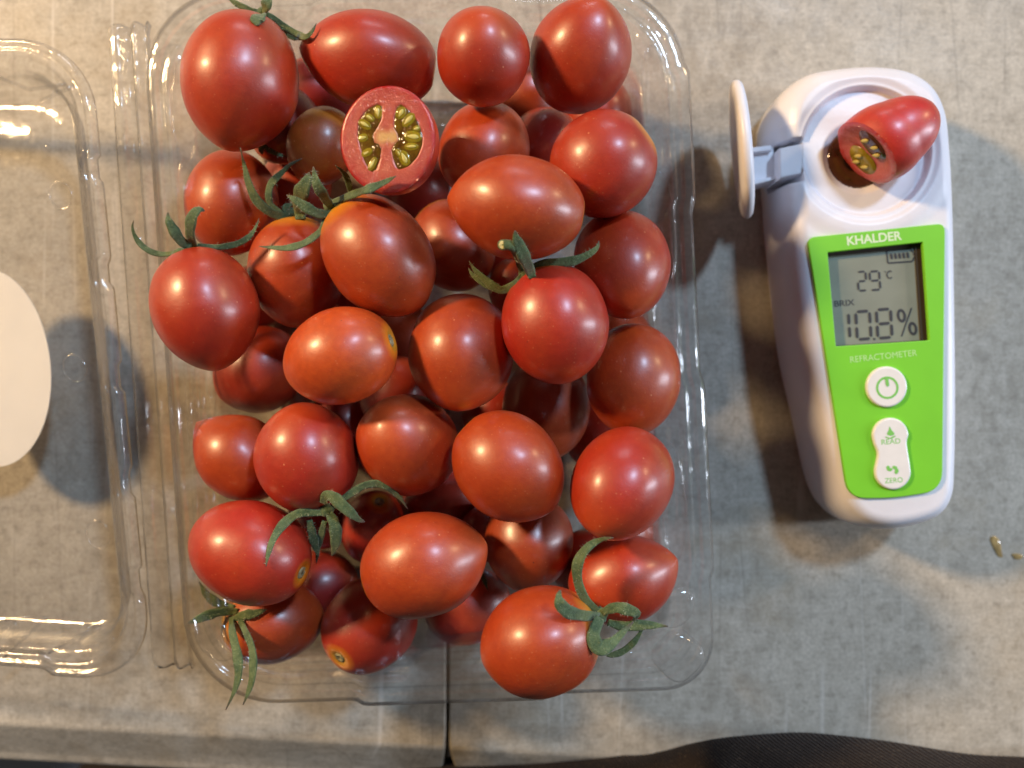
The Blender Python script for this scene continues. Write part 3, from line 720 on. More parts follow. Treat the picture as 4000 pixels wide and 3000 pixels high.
def sepal(parent, name, pts, zs, w=1.15, flat=.42, inv=None, tipw=.10, hair=60, loc=None):
    """pts: photograph pixels; zs: heights (first, last)"""
    n = len(pts); P = []
    for i, (x, y) in enumerate(pts):
        t = i / (n - 1); z = zs[0] * (1 - t) + zs[-1] * t + (zs[1] * 4 * t * (1 - t) if len(zs) == 3 else 0)
        P.append((x, y, z))
    path = catmull(P, 7)
    w *= .84
    if CLEAR[0]:
        zz = [max(p.z, zvis(p.x, p.y) + .55 * w * (1 if i > 2 else .2)) for i, p in enumerate(path)]
        zz = [max(zz[max(0, i - 1):i + 2]) for i in range(len(zz))]
        for _ in range(5): zz = [zz[0]] + [max(zz[i], (zz[i - 1] + zz[i] * 2 + zz[i + 1]) / 4) if i % 1 == 0 else 0 for i in range(1, len(zz) - 1)] + [zz[-1]]
        path = [Vector((p.x, p.y, q)) for p, q in zip(path, zz)]
    path = [F(p.x, p.y, p.z) for p in path]
    def rad(t):
        base = w * (.72 + .42 * math.sin(min(1, t * 1.5) * math.pi * .62)) if t < .55 else w * (.72 + .42 * math.sin(min(1, .825) * math.pi * .62)) * (1 - ((t - .55) / .45) ** 1.15 * (1 - tipw))
        return base * (1 + .06 * math.sin(t * 23 + w * 9))
    V, Fc = [], []
    # cross section: shallow trough
    rings = []; m = len(path); up0 = Vector((0, 0, 1)); tw = random.uniform(-.4, .4)
    for i, p in enumerate(path):
        tt = i / (m - 1); t = (path[min(i + 1, m - 1)] - path[max(i - 1, 0)]).normalized()
        s = t.cross(up0); s = s.normalized() if s.length > .05 else Vector((1, 0, 0)); uu = s.cross(t).normalized()
        an = tw * math.sin(tt * 3); s, uu = s * math.cos(an) + uu * math.sin(an), uu * math.cos(an) - s * math.sin(an)
        r = rad(tt); ring = []
        for k in range(12):
            a = 2 * math.pi * k / 12; x = math.cos(a); y = math.sin(a) * flat
            y += .22 * x * x - (.10 if math.sin(a) > .9 else 0)
            ring.append(p + s * x * r + uu * y * r)
        rings.append(ring)
    V, Fc = loft(rings, True, (True, True))
    o = mk(name, V, Fc, M_sep, parent)
    at = o.data.attributes.new('tt', 'FLOAT', 'POINT'); at.data.foreach_set('value', [i / (m - 1) for i in range(m) for _ in range(12)])
    if hair:
        HV, HF = hairs(path, rad, hair)
        k0 = len(V); me = bpy.data.meshes.new(name)
        me.from_pydata([tuple(Vector(v) * S) for v in V + HV], [], Fc + [tuple(k0 + q for q in f) for f in HF])
        me.materials.append(M_sep); me.materials.append(M_hair)
        for pl in me.polygons:
            pl.use_smooth = True
            if pl.index >= len(Fc): pl.material_index = 1
        at = me.attributes.new('tt', 'FLOAT', 'POINT'); at.data.foreach_set('value', [i / (m - 1) for i in range(m) for _ in range(12)] + [.3] * len(HV))
        o.data = me
    return o
def calyx(key, org, sc, hub, hubr, sepals, hubz=None, stem=None):
    c, aa, bb, ax, root, z = TOM[key]
    def Z(p): return (org[0] + p[0] * sc, org[1] + p[1] * sc)
    base = c - ax * aa; hz = base.z + 1.0 if hubz is None else c.z + hubz
    hp = F(*Z(hub), hz); V = []; rr = []
    for i in range(9):
        a = math.pi * i / 8
        rr.append([hp + Vector((hubr * math.sin(a) * math.cos(b_) * (1 + .12 * math.sin(5 * b_)), hubr * math.sin(a) * math.sin(b_) * (1 + .12 * math.sin(5 * b_)), hubr * .7 * -math.cos(a))) for b_ in [2 * math.pi * k / 16 for k in range(16)]])
    V, Fc = loft(rr, True, (True, True)); h = mk('calyx', V, Fc, M_sep, root)
    for s in sepals:
        pts, z0, lift, z1, wd = s
        so = sepal(h, 'sepal', [Z(p) for p in pts], (hz + z0, lift, hz + z1), wd)
    if stem:
        pts, z1, wd = stem; n = len(pts)
        pp = catmull([Vector((*Z(p), hz + z1 * (i / (n - 1)) ** 2.2 + (2 if i else 0))) for i, p in enumerate(pts)], 6)
        path = [F(p.x, p.y, max(p.z, zvis(p.x, p.y) + (1.1 if i > 6 else 0))) for i, p in enumerate(pp)]
        V, Fc = tube(path, lambda t: wd * (1 + .15 * t), 14); mk('stem', V, Fc, M_sep, h)
        e = path[-1]; d = (path[-1] - path[-2]).normalized(); V = []
        q = d.to_track_quat('Z', 'Y'); ring = [e + d * .05 + q @ Vector((wd * .85 * math.cos(a), wd * .85 * math.sin(a), 0)) for a in [2 * math.pi * k / 16 for k in range(16)]]
        V = ring + [e + d * .16 + (p - e) * .55 for p in ring] + [e - d * .1]
        Fc = [(k, (k + 1) % 16, 16 + (k + 1) % 16, 16 + k) for k in range(16)] + [(16 + k, 16 + (k + 1) % 16, 32) for k in range(16)]
        mk('cut_end', V, Fc, M_cut, h)
    root_fix.append(root)
    return h
root_fix = []
calyx('A', (800, 0), .226, (985, 235), 1.5, [
    ([(1000, 230), (780, 170), (600, 90), (480, 20), (380, -60)], 0, 1, 1, .75),
    ([(1010, 220), (1050, 120), (1090, 20), (1110, -70)], 0, 2, 3, 1.35),
    ([(1050, 240), (1200, 320), (1400, 480), (1600, 590), (1740, 640), (1850, 550), (1930, 400)], 0, 0, -2, .85),
    ([(990, 260), (930, 320), (900, 380), (940, 445)], 3, 3, 5, 1.6),
    ([(1300, 500), (1450, 600), (1600, 660), (1720, 690)], -8, 0, -9, .85)])
calyx('M', (900, 550), .3617, (740, 800), 1.5, [
    ([(740, 800), (560, 815), (420, 760), (290, 640), (210, 480), (160, 300), (108, 75)], 0, 2, 9, 1.25),
    ([(560, 790), (440, 690), (415, 590), (440, 470), (540, 360), (650, 260), (775, 190)], -1, 1, 3, .95),
    ([(760, 850), (750, 700), (770, 560), (830, 430), (850, 340)], 1, 4, 12, 1.9),
    ([(740, 800), (640, 760), (600, 720), (690, 670)], 0, 1, 2, 1.2)])
calyx('N', (900, 550), .3617, (1085, 715), 1.7, [
    ([(1085, 715), (1010, 590), (930, 450), (895, 280)], 0, 3, 8, 1.35),
    ([(1100, 670), (1250, 610), (1400, 555), (1550, 500), (1700, 430), (1792, 378)], 1, 2, 14, 1.0),
    ([(1070, 770), (960, 790), (820, 720), (700, 640), (608, 585)], 1, 2, 4, 1.25),
    ([(1030, 830), (985, 960), (880, 1060), (750, 1130), (600, 1160), (460, 1155), (308, 1140)], 1, 2, 2, .95),
    ([(1300, 590), (1290, 520), (1265, 420), (1220, 340), (1130, 262)], -3, 0, 3, .75)])
calyx('L', (500, 750), .2712, (900, 770), 1.4, [
    ([(850, 780), (680, 870), (500, 900), (330, 860), (200, 770), (110, 650), (66, 520), (80, 405)], 0, -1, 3, .72),
    ([(900, 790), (770, 710), (670, 570), (590, 420), (572, 290)], .5, 1.5, 6, 1.25),
    ([(960, 770), (905, 640), (905, 470), (945, 330), (1030, 255), (1105, 270)], .5, 3, 7, 1.35),
    ([(960, 765), (1200, 790), (1400, 785), (1600, 735), (1750, 640), (1835, 520), (1890, 378)], .5, 0, 1, .75)])
calyx('P', (1800, 850), .2712, (930, 830), 1.5, [
    ([(1035, 870), (960, 680), (875, 480), (800, 300), (780, 185)], 3, 5, 14, 1.4),
    ([(1000, 770), (1080, 700), (1250, 655), (1450, 640), (1650, 610), (1850, 520), (1960, 430), (1990, 335)], 1, 2, 4, 1.1),
    ([(900, 830), (780, 950), (620, 1040), (490, 1000), (340, 880), (210, 760), (118, 625)], 0, 0, 2, 1.05),
    ([(560, 1035), (430, 1010), (300, 930), (170, 820), (110, 725)], -.8, 0, -1, .7)],
    stem=([(930, 830), (870, 690), (835, 560), (760, 430), (690, 395), (600, 392)], 13, .95))
calyx('W', (1000, 1800), .3165, (880, 610), 1.6, hubz=4.5, sepals=[
    ([(870, 640), (720, 640), (560, 640), (430, 700), (300, 830), (200, 1000), (145, 1180), (125, 1305)], 0, 1, -1, 1.1),
    ([(830, 520), (870, 430), (960, 450), (1060, 540), (1160, 630), (1260, 720), (1340, 755)], 2, 3, 1, 1.45),
    ([(940, 580), (1060, 480), (1200, 380), (1340, 300), (1500, 280), (1650, 350), (1780, 460), (1872, 595)], 0, 2, -4, 1.0),
    ([(900, 640), (960, 760), (985, 900), (975, 1050), (935, 1175)], .5, 1, -3, 1.45),
    ([(660, 730), (690, 880), (730, 1040), (775, 1190)], -1, 0, -6, 1.1),
    ([(850, 740), (810, 900), (770, 1040), (745, 1265)], -1, 0, -8, .95)])
calyx('HH', (700, 2200), .3617, (630, 530), 1.7, [
    ([(640, 520), (450, 520), (300, 560), (190, 610), (90, 650)], 2, 2, 3, 1.35),
    ([(600, 600), (700, 560), (820, 540), (950, 495)], 3, 2, 3, 1.2),
    ([(570, 580), (570, 700), (600, 850), (635, 1020), (640, 1200), (600, 1370), (503, 1585)], 1, 5, 12, 1.15),
    ([(650, 590), (710, 720), (780, 880), (805, 1050), (790, 1250), (745, 1400), (690, 1530)], 1, 5, 12, 1.15),
    ([(600, 480), (440, 440), (300, 340), (215, 200)], 0, 0, 0, 1.2)], hubz=5)
calyx('EE', (2100, 2050), .3917, (620, 900), 1.8, [
    ([(620, 880), (480, 740), (415, 600), (395, 450), (430, 320), (520, 210), (640, 145), (757, 128)], 0, 2, 4, 1.25),
    ([(600, 910), (450, 900), (320, 870), (235, 800), (210, 720), (228, 650)], 2, 5, 12, 1.5),
    ([(650, 870), (770, 825), (890, 845), (990, 890), (945, 960)], 1, 2, 1, 1.35),
    ([(700, 970), (850, 1010), (1000, 1000), (1150, 1000), (1302, 1012)], 0, 0, 0, 1.25),
    ([(620, 930), (570, 1040), (555, 1140), (610, 1225), (720, 1190), (830, 1090), (955, 965)], 5, 4, 2, 1.7),
    ([(640, 1230), (720, 1295), (840, 1265), (950, 1180), (1020, 1080), (1062, 985)], -1, 0, 0, .8)])
CLEAR[0] = False
calyx('GG', (1300, 1950), .633, (915, 470), .8, [([(915, 460), (935, 500), (958, 560)], 0, .5, 0, .6)], hubz=9)
calyx('o2', (900, 550), .3617, (330, 60), .8, [([(330, 60), (335, 100), (345, 150)], 0, 0, 0, .7), ([(350, 40), (450, 120), (620, 180)], 0, 0, 0, .65)], hubz=9)
bpy.context.view_layer.update()
for r_ in root_fix:
    for c_ in r_.children:
        if c_.name.split('.')[0] == 'calyx': c_.matrix_parent_inverse = Matrix.Translation(-r_.location)

# ------------------------------------------------------------------ the cut half tomato on top
def frame(n, xdir):
    n = n.normalized(); x = (xdir - n * xdir.dot(n)).normalized(); y = n.cross(x); return Matrix((x, y, n)).transposed()
HZ = 62.0; hc = F(1280 + 775 * .3014, 300 + 812 * .3014, HZ)
Mh = frame(Vector((-.13, -.05, .95)), Vector((1, 0, 0)))
half = tag(empty('tomato_half', (hc.x, hc.y, hc.z - 12)), 'half tomato lying cut side up on the heap, seeds showing', 'tomato')
kz = pxmm(HZ) * .3014
def HL(x, y, h=0): return hc + Mh @ Vector(((x - 775) * kz, -(y - 812) * kz, h))
rx, ry = 635 * kz, 690 * kz
rings = []
for k in range(26):
    a = math.pi / 2 * k / 25; s = math.cos(a) ** .85 if k < 25 else 0.02; h = -14.5 * math.sin(a)
    rings.append([hc + Mh @ Vector((rx * s * math.cos(b_) * 1.0 * (1 + .05 * math.sin(a * 2)), ry * s * math.sin(b_) * (1 + .05 * math.sin(a * 2)), h)) for b_ in [2 * math.pi * j / 56 for j in range(56)]])
V, Fc = loft(rings, True, (False, True)); o = mk('skin', V, Fc, M_tom, half); o.color = (.50, .030, .012, 0); fix_normals(o)
at = o.data.attributes.new('ax', 'FLOAT', 'POINT'); at.data.foreach_set('value', [.5] * len(V))
# flesh face with gently rounded edge and hollowed locules
LOCL = [(640, 350), (700, 372), (705, 450), (700, 560), (640, 660), (590, 740), (590, 840), (640, 900), (700, 930), (680, 1060), (620, 1200), (560, 1235), (470, 1110), (415, 930), (375, 750), (390, 570), (500, 420)]
LOCR = [(900, 400), (960, 360), (1080, 460), (1180, 590), (1245, 750), (1240, 900), (1180, 1050), (1060, 1170), (920, 1215), (860, 1110), (825, 960), (870, 880), (920, 830), (905, 740), (860, 660), (870, 520)]
def inside(poly, x, y):
    r = False; n = len(poly)
    for i in range(n):
        x1, y1 = poly[i]; x2, y2 = poly[i - 1]
        if (y1 > y) != (y2 > y) and x < (x2 - x1) * (y - y1) / (y2 - y1) + x1: r = not r
    return r
def dist_poly(poly, x, y):
    m = 1e9
    for i in range(len(poly)):
        a = Vector(poly[i - 1]); b_ = Vector(poly[i]); p = Vector((x, y)); ab = b_ - a; t = max(0, min(1, (p - a).dot(ab) / ab.length_squared)); m = min(m, (a + ab * t - p).length)
    return m
V = []; Fc = []; NR, NS = 40, 84
for i in range(NR + 1):
    for j in range(NS):
        t = i / NR; a = 2 * math.pi * j / NS; x = 775 + 635 * t * math.cos(a); y = 812 - 690 * t * math.sin(a)
        h = .25 - .35 * max(0, (t - .93) / .07) ** 2 + .05 * noise.noise(Vector((x * .02, y * .02, 0)))
        for L_ in (LOCL, LOCR):
            if inside(L_, x, y): h -= .75 * min(1, dist_poly(L_, x, y) / 30)
        V.append(HL(x, y, h))
for i in range(NR):
    for j in range(NS): k = (j + 1) % NS; Fc.append((i * NS + j, (i + 1) * NS + j, (i + 1) * NS + k, i * NS + k))
o = mk('flesh', V, Fc, M_flesh, half)
ra, co_ = [], []
for i in range(NR + 1):
    for j in range(NS):
        t = i / NR; a = 2 * math.pi * j / NS; dx = 635 * t * math.cos(a); dy = -690 * t * math.sin(a)
        ra.append(t); co_.append(max(0, min(1, 1.25 * math.exp(-(dx / 150) ** 4 - ((dy + 30) / (62 + .35 * abs(dx))) ** 2))))
o.data.attributes.new('rad', 'FLOAT', 'POINT').data.foreach_set('value', ra); o.data.attributes.new('core', 'FLOAT', 'POINT').data.foreach_set('value', co_)
fix_normals(o)
for L_ in (LOCL, LOCR):
    cx = sum(p[0] for p in L_) / len(L_); cy = sum(p[1] for p in L_) / len(L_); pl = catmull([Vector((p[0], p[1], 0)) for p in L_ + [L_[0]]], 3)[:-1]
    rr = []
    for f, h in ((1.0, -.05), (.96, .12), (.88, .22), (.7, .25), (.4, .22), (.05, .2)):
        rr.append([HL(cx + (p.x - cx) * f, cy + (p.y - cy) * f, h + .07 * noise.noise(Vector((p.x * .02 * f, p.y * .02 * f, 3)))) for p in pl])
    V, Fc = loft(rr, True, (False, True)); mk('gel', V, Fc, M_gel, half)
def seed_obj(parent, c, d, n, ln, wd, hg):
    d = d.normalized(); s = n.cross(d).normalized(); rr = []
    for i in range(11):
        t = i / 10; r = math.sin(math.pi * min(1, t * 1.02 + .0)) ** .6 * (.45 + .55 * t) if 0 < i < 10 else .03
        rr.append([c + d * (ln * (t - .5)) + s * wd * r * math.cos(a) + n * hg * r * math.sin(a) for a in [2 * math.pi * k / 12 for k in range(12)]])
    V, Fc = loft(rr, True, (True, True)); return mk('seed', V, Fc, M_seed, parent)
hn = Mh @ Vector((0, 0, 1))
def sac(parent, c, d, n, ln, wd, hg):
    d = d.normalized(); s_ = n.cross(d).normalized(); rr = []
    for i in range(9):
        t = math.pi * i / 8; rr.append([c + d * ln * .5 * -math.cos(t) + s_ * wd * (math.sin(t) + .02) * math.cos(a) + n * hg * (math.sin(t) + .02) * math.sin(a) for a in [2 * math.pi * k / 14 for k in range(14)]])
    V, Fc = loft(rr, True, (True, True)); return mk('gel_sac', V, Fc, M_sac, parent)
for (x, y, ln, wd) in ((655, 465, 150, 44), (545, 530, 130, 34), (478, 615, 175, 46), (450, 785, 120, 44), (503, 975, 150, 40), (575, 1120, 180, 38), (960, 485, 150, 54), (1060, 575, 200, 54), (1115, 790, 215, 60), (1095, 915, 170, 40), (1000, 1060, 190, 58), (925, 990, 110, 32), (1165, 690, 90, 34)):
    ct = Vector((775, 800)); dd = Vector((x, y)) - ct; ja = random.uniform(-.35, .35); d3 = Mh @ Vector((dd.x, -dd.y, 0)); d3 = Matrix.Rotation(ja, 3, hn) @ d3
    sac(half, HL(x, y, .18), d3, hn, ln * kz * 1.15, wd * kz * 1.3, .20)
    seed_obj(half, HL(x, y, random.uniform(.26, .42)), d3, hn, ln * kz * .78, wd * kz * .70, .20)
rebase(half)

# ------------------------------------------------------------------ refractometer
ref = tag(empty('refractometer', O(1890, 650, 0)), 'white and green handheld refractometer reading 10.8 with its hinged cap open', 'refractometer')
TOP = 25.0
def Z2(x, y, z=TOP): return F(2800 + x * .4521, 200 + y * .4521, z)
def Z3(x, y, z=TOP): return F(3100 + x * .3165, 850 + y * .3165, z)
def Z4(x, y, z=TOP): return F(3100 + x * .3616, 1350 + y * .3616, z)
# girth outline (mm): left side seen low, right and far sides seen high
outl = [O(1648, 300, 11), O(1655, 400, 9), O(1664, 520, 9), O(1690, 750, 9), O(1722, 900, 9), O(1757, 1050, 9), O(1800, 1112, 10), O(1862, 1136, 11), O(1930, 1134, 12), O(2000, 1112, 13), O(2043, 1070, 16),
        O(2058, 1000, 18), O(2064, 850, 19), O(2066, 650, 20), O(2062, 450, 20), O(2055, 320, 20), O(2044, 240, 20), O(2012, 182, 20), O(1955, 148, 20), O(1880, 138, 20), O(1800, 146, 19), O(1730, 168, 16), O(1680, 210, 13), O(1655, 255, 12)]
ol = catmull([Vector((p.x, p.y, 0)) for p in outl + [outl[0]]], 8)[:-1]
OL = np.array([(p.x, p.y) for p in ol]); OLn = np.roll(OL, -1, 0)
def dist_out(P):
    d = np.full(len(P), 1e9)
    for a, b_ in zip(OL, OLn):
        ab = b_ - a; t = np.clip(((P - a) @ ab) / (ab @ ab), 0, 1); q = a + t[:, None] * ab; d = np.minimum(d, np.hypot(*(P - q).T))
    return d
c0 = OL.mean(0)
# radial-free grid: rows along y, each spans the outline width
y0, y1 = OL[:, 1].min() + .02, OL[:, 1].max() - .02
def span(y):
    xs = []
    for a, b_ in zip(OL, OLn):
        if (a[1] > y) != (b_[1] > y): xs.append(a[0] + (y - a[1]) / (b_[1] - a[1]) * (b_[0] - a[0]))
    return min(xs), max(xs)
NYR, NXR = 420, 170; P = []
for i in range(NYR + 1):
    f = i / NYR; ft = .5 - .5 * math.cos(math.pi * f); y = y0 + (y1 - y0) * (.25 * ft + .75 * f); a, b_ = span(y)
    for j in range(NXR + 1):
        g = j / NXR; gt = .5 - .5 * math.cos(math.pi * g); P.append((a + (b_ - a) * (.35 * gt + .65 * g), y))
P = np.array(P); D = dist_out(P); D[np.arange(len(P)) % (NXR + 1) == 0] = 0; D[np.arange(len(P)) % (NXR + 1) == NXR] = 0
D[:NXR + 1] = 0; D[-(NXR + 1):] = 0
W_ = 5.6; q = np.clip(D / W_, 0, 1); Zh = 10 + (TOP - 10) * (1 - (1 - q) ** 2.6) ** (1 / 2.4)
Zh += .35 * np.clip((D - W_) / 8, 0, 1)
def ss(a, b_, x): t = np.clip((x - a) / (b_ - a), 0, 1); return t * t * (3 - 2 * t)
rc = Z2(1290, 860); wc = Z2(1245, 905)
rr_ = np.hypot(P[:, 0] - rc.x, P[:, 1] - rc.y); ang = np.arctan2(P[:, 1] - rc.y, P[:, 0] - rc.x)
depth = 1.1 + 1.1 * ss(-.6, .6, np.sin(ang + .1)) + .7 * ss(.3, 1, np.cos(ang))
Zh -= depth * ss(16.6, 15.5, rr_)
rw = np.hypot(P[:, 0] - wc.x, P[:, 1] - wc.y)
Zh -= 1.0 * ss(9.6, 7.6, rw); Zh -= 2.6 * ss(7.65, 7.3, rw)
# raised lip round the head
Zh += .5 * ss(17, 19, rr_) * ss(24, 20, rr_) * ss(W_ * .6, W_, D)
# slot for the hinge
s0, s1 = Z2(0, 775).y, Z2(0, 1140).y; sx = Z2(745, 0).x
slope = (P[:, 0] - Z2(430, 0).x) * .09
inslot = ss(s0 + .25 + 0, s0 - .25, P[:, 1] - slope) * ss(s1 - .25, s1 + .25, P[:, 1] - slope) * ss(sx + .3, sx - .3, P[:, 0])
Zh = Zh * (1 - inslot) + 9 * inslot
# well for the display
lcd = [O(1788, 545, 26), O(1993, 523, 26), O(2008, 735, 26), O(1806, 748, 26)]
def inquad(P, Q, grow=0.5):
    cx = sum(p.x for p in Q) / 4; cy = sum(p.y for p in Q) / 4; m = np.ones(len(P))
    for i in range(4):
        a, b_ = Q[i], Q[(i + 1) % 4]; e = np.array((b_.x - a.x, b_.y - a.y)); nrm = np.array((e[1], -e[0])) / np.hypot(*e)
        if (cx - a.x) * nrm[0] + (cy - a.y) * nrm[1] < 0: nrm = -nrm
        dd = (P[:, 0] - a.x) * nrm[0] + (P[:, 1] - a.y) * nrm[1]; m *= ss(-grow - .1, -grow + .2, dd)
    return m
Zh -= 3.0 * inquad(P, lcd)
V = [(P[i, 0], P[i, 1], Zh[i]) for i in range(len(P))]; n = NXR + 1
Fc = [(i * n + j, i * n + j + 1, (i + 1) * n + j + 1, (i + 1) * n + j) for i in range(NYR) for j in range(NXR)]
# skirt from the girth down to the counter
bd = [j for j in range(n)] + [(i + 1) * n - 1 for i in range(1, NYR + 1)] + [NYR * n + j for j in range(n - 2, -1, -1)] + [i * n for i in range(NYR - 1, 0, -1)]
prev = bd; cx, cy = c0
for (sc_, z) in ((1.0, 8), (.998, 5), (.985, 2.5), (.955, .8), (.92, .1)):
    k0 = len(V)
    for b_ in bd: V.append((cx + (P[b_, 0] - cx) * sc_, cy + (P[b_, 1] - cy) * sc_ ** (.6), z if sc_ < 1 else min(8, Zh[b_])))
    cur = list(range(k0, k0 + len(bd)))
    for i in range(len(bd)): k = (i + 1) % len(bd); Fc.append((prev[k], prev[i], cur[i], cur[k]))
    prev = cur
body = mk('body', V, Fc, M_white, ref); fix_normals(body)

def XY(*pts): return [(p.x, p.y) for p in pts]
PZ0, PZ1 = 24.9, 26.0
pan = round_poly(XY(O(1744, 513, PZ1), O(2042, 482, PZ1), O(2036, 1060, PZ1), O(1932, 1076, PZ1), O(1833, 1077, PZ1)), [2.2, 2.2, 5.0, 3.5, 4.5])
hole = round_poly(XY(*[O(a, b_, PZ1) for a, b_ in ((1788, 545), (1993, 523), (2008, 735), (1806, 748))]), .15, 3)
poly_prism('face_panel', pan, PZ0, PZ1, M_green, ref, [hole], .22)
LZ = 23.6
lq = [O(a, b_, PZ1) for a, b_ in ((1782, 539), (1999, 517), (2014, 741), (1800, 754))]
lo_ = mk('display', [(p.x, p.y, LZ) for p in lq], [(3, 2, 1, 0)], M_lcd, ref, False)
bz = round_poly([(p.x, p.y) for p in lq], .1, 2)
# dark strips stand in for shade inside the sunk display, widest far and right
inner = [(p.x, p.y) for p in (O(1792, 552, PZ1), O(1984, 532, PZ1), O(1997, 734, PZ1), O(1804, 747, PZ1))]
poly_prism('display_shade', [(p.x, p.y) for p in lq], LZ + .02, LZ + .5, M_shade, ref, [inner])
SZ = LZ + .06
def seg_prism(name, quads, parent, mat=M_seg, zz=SZ, th=.04):
    V, Fc = [], []
    for qi, qd in enumerate(quads):
        k = len(V); m = len(qd); zz += .006
        V += [(x, y, zz) for x, y in qd] + [(x, y, zz + th) for x, y in qd]
        Fc.append(tuple(k + m + i for i in range(m)));
        for i in range(m): Fc.append((k + i, k + (i + 1) % m, k + m + (i + 1) % m, k + m + i))
    o = mk(name, V, Fc, mat, parent, False); fix_normals(o); return o
def stroke(a, b_, w_, zf=Z3, zz=SZ, taper=.12):
    a = zf(*a, zz); b_ = zf(*b_, zz); d = (b_ - a); L = d.length; d.normalize(); s = Vector((-d.y, d.x, 0)); w2 = w_ * .3165 * pxmm(zz) / 2
    e = min(w2, L * .2)
    return [(p.x, p.y) for p in (a, a + d * e + s * w2, b_ - d * e + s * w2, b_, b_ - d * e - s * w2, a + d * e - s * w2)]
def digit(segs, x, y, wd, ht, sh, w_):
    """seven-segment digit: box x..x+wd, y..y+ht, sheared sh px at the bottom"""
    g = w_ * .25
    def p(u_, v_): return (x + u_ * wd + v_ * sh, y + v_ * ht - u_ * wd * .09)
    C = {'a': (p(.08, 0), p(.92, 0)), 'b': (p(1, .04), p(1, .46)), 'c': (p(1, .54), p(1, .96)), 'd': (p(.08, 1), p(.92, 1)), 'e': (p(0, .54), p(0, .96)), 'f': (p(0, .04), p(0, .46)), 'g': (p(.1, .5), p(.9, .5))}
    return [stroke(*C[s], w_) for s in segs]
disp = lo_
seg_prism('temperature_digit', digit('abged', 785, 672, 100, 232, 18, 24), disp)
seg_prism('temperature_digit', digit('abgcdf', 935, 668, 118, 228, 18, 24), disp)
seg_prism('brix_digit', digit('bc', 600, 1180, 75, 320, 22, 36), disp)
seg_prism('brix_digit', digit('abcdef', 765, 1165, 170, 340, 22, 36), disp)
seg_prism('brix_digit', digit('abcdefg', 1020, 1140, 175, 350, 20, 36), disp)
def zell(cx, cy, rx_, ry_, zf=Z3, zz=SZ, n=26, tilt=-.12): return [((lambda p: (p.x, p.y))(zf(cx + rx_ * math.cos(a) + tilt * ry_ * math.sin(a) * -1, cy + ry_ * math.sin(a), zz))) for a in [2 * math.pi * k / n for k in range(n)]]
poly_prism('percent_sign', zell(1330, 1210, 56, 84), SZ, SZ + .04, M_seg, disp, [zell(1330, 1210, 24, 50)])
poly_prism('percent_sign', zell(1470, 1370, 56, 84), SZ, SZ + .04, M_seg, disp, [zell(1470, 1370, 24, 50)])
seg_prism('percent_sign', [stroke((1455, 1110), (1330, 1468), 16)], disp)
seg_prism('decimal_point', [stroke((978, 1500), (1012, 1496), 26)], disp)
seg_prism('degree_mark', [stroke((1120, 668), (1136, 666), 14), stroke((1146, 690), (1160, 735), 15), stroke((1150, 690), (1180, 656), 15), stroke((1180, 656), (1212, 668), 15), stroke((1160, 735), (1185, 752), 15), stroke((1185, 752), (1215, 735), 15)], disp)
seg_prism('battery_mark', [stroke((1145, 408), (1440, 382), 20), stroke((1160, 562), (1465, 540), 20), stroke((1148, 405), (1162, 562), 16), stroke((1440, 384), (1475, 430), 18), stroke((1480, 430), (1492, 470), 26), stroke((1465, 540), (1490, 480), 18)] +
          [stroke((1200 + 50 * k, 440 - 4 * k), (1212 + 50 * k, 518 - 4 * k), 30) for k in range(5)], disp)

def text(body_, p0, p1, zz, mat, parent, name, bold=0.0, th=.05, hfac=None):
    cu = bpy.data.curves.new(name, 'FONT'); cu.body = body_; cu.size = 1; cu.offset = bold; cu.extrude = 0
    to = bpy.data.objects.new(name, cu); scene.collection.objects.link(to); bpy.context.view_layer.update()
    me = bpy.data.meshes.new_from_object(to.evaluated_get(bpy.context.evaluated_depsgraph_get()))
    bpy.data.objects.remove(to); me.name = name
    xs = [v.co.x for v in me.vertices]; ys = [v.co.y for v in me.vertices]; x0_, x1_ = min(xs), max(xs); hcap = max(ys)
    d = p1 - p0; L = d.length; d.normalize(); s = Vector((-d.y, d.x, 0)); sc_ = L / (x1_ - x0_); hs_ = sc_ if hfac is None else hfac / hcap
    for v in me.vertices:
        p = p0 + d * ((v.co.x - x0_) * sc_) + s * (v.co.y * hs_); v.co = Vector((p.x, p.y, zz)) * S
    o = link(name, me, mat, parent, False); return o
TZ = PZ1 + .04
text('KHALDER', Z3(664, 340, TZ), Z3(1340, 270, TZ), TZ, M_ptxt, ref, 'brand_lettering', .028, hfac=108 * .3165 * pxmm(TZ))
text('REFRACTOMETER', Z4(615, 185, TZ), Z4(1335, 108, TZ), TZ, M_ptxt2, ref, 'panel_lettering', .0, hfac=66 * .3616 * pxmm(TZ))
text('BRIX', Z3(505, 1100, SZ), Z3(755, 1078, SZ), SZ, M_seg, disp, 'display_lettering', .01, hfac=72 * .3165 * pxmm(SZ))
# buttons
def circ4(cx, cy, r, n=44, zz=27): return [((lambda p: (p.x, p.y))(Z4(cx + r * math.cos(a), cy + r * math.sin(a), zz))) for a in [2 * math.pi * k / n for k in range(n)]]
BZ = 27.0
pb = poly_prism('power_button', circ4(1010, 445, 222), PZ1 - .2, BZ, M_white2, ref, (), .5)
poly_prism('power_symbol', circ4(1012, 455, 122, zz=BZ), BZ + .01, BZ + .05, M_pgrn, pb, [circ4(1012, 455, 98, zz=BZ)])
def st4(a, b_, w_): return stroke(a, b_, w_ * 1.14, Z4, BZ)
seg_prism('power_symbol', [st4((998, 335), (1018, 445), 34)], pb, M_pgrn, BZ + .06)
bp = []
A1, A2 = Vector((1052, 975)), Vector((1078, 1362)); r1, r2 = 196, 196
for k in range(25): a = R(-205 + 230 * k / 24); bp.append((A1.x + r1 * math.cos(a), A1.y + r1 * math.sin(a)))
bp.append((1207, 1165))
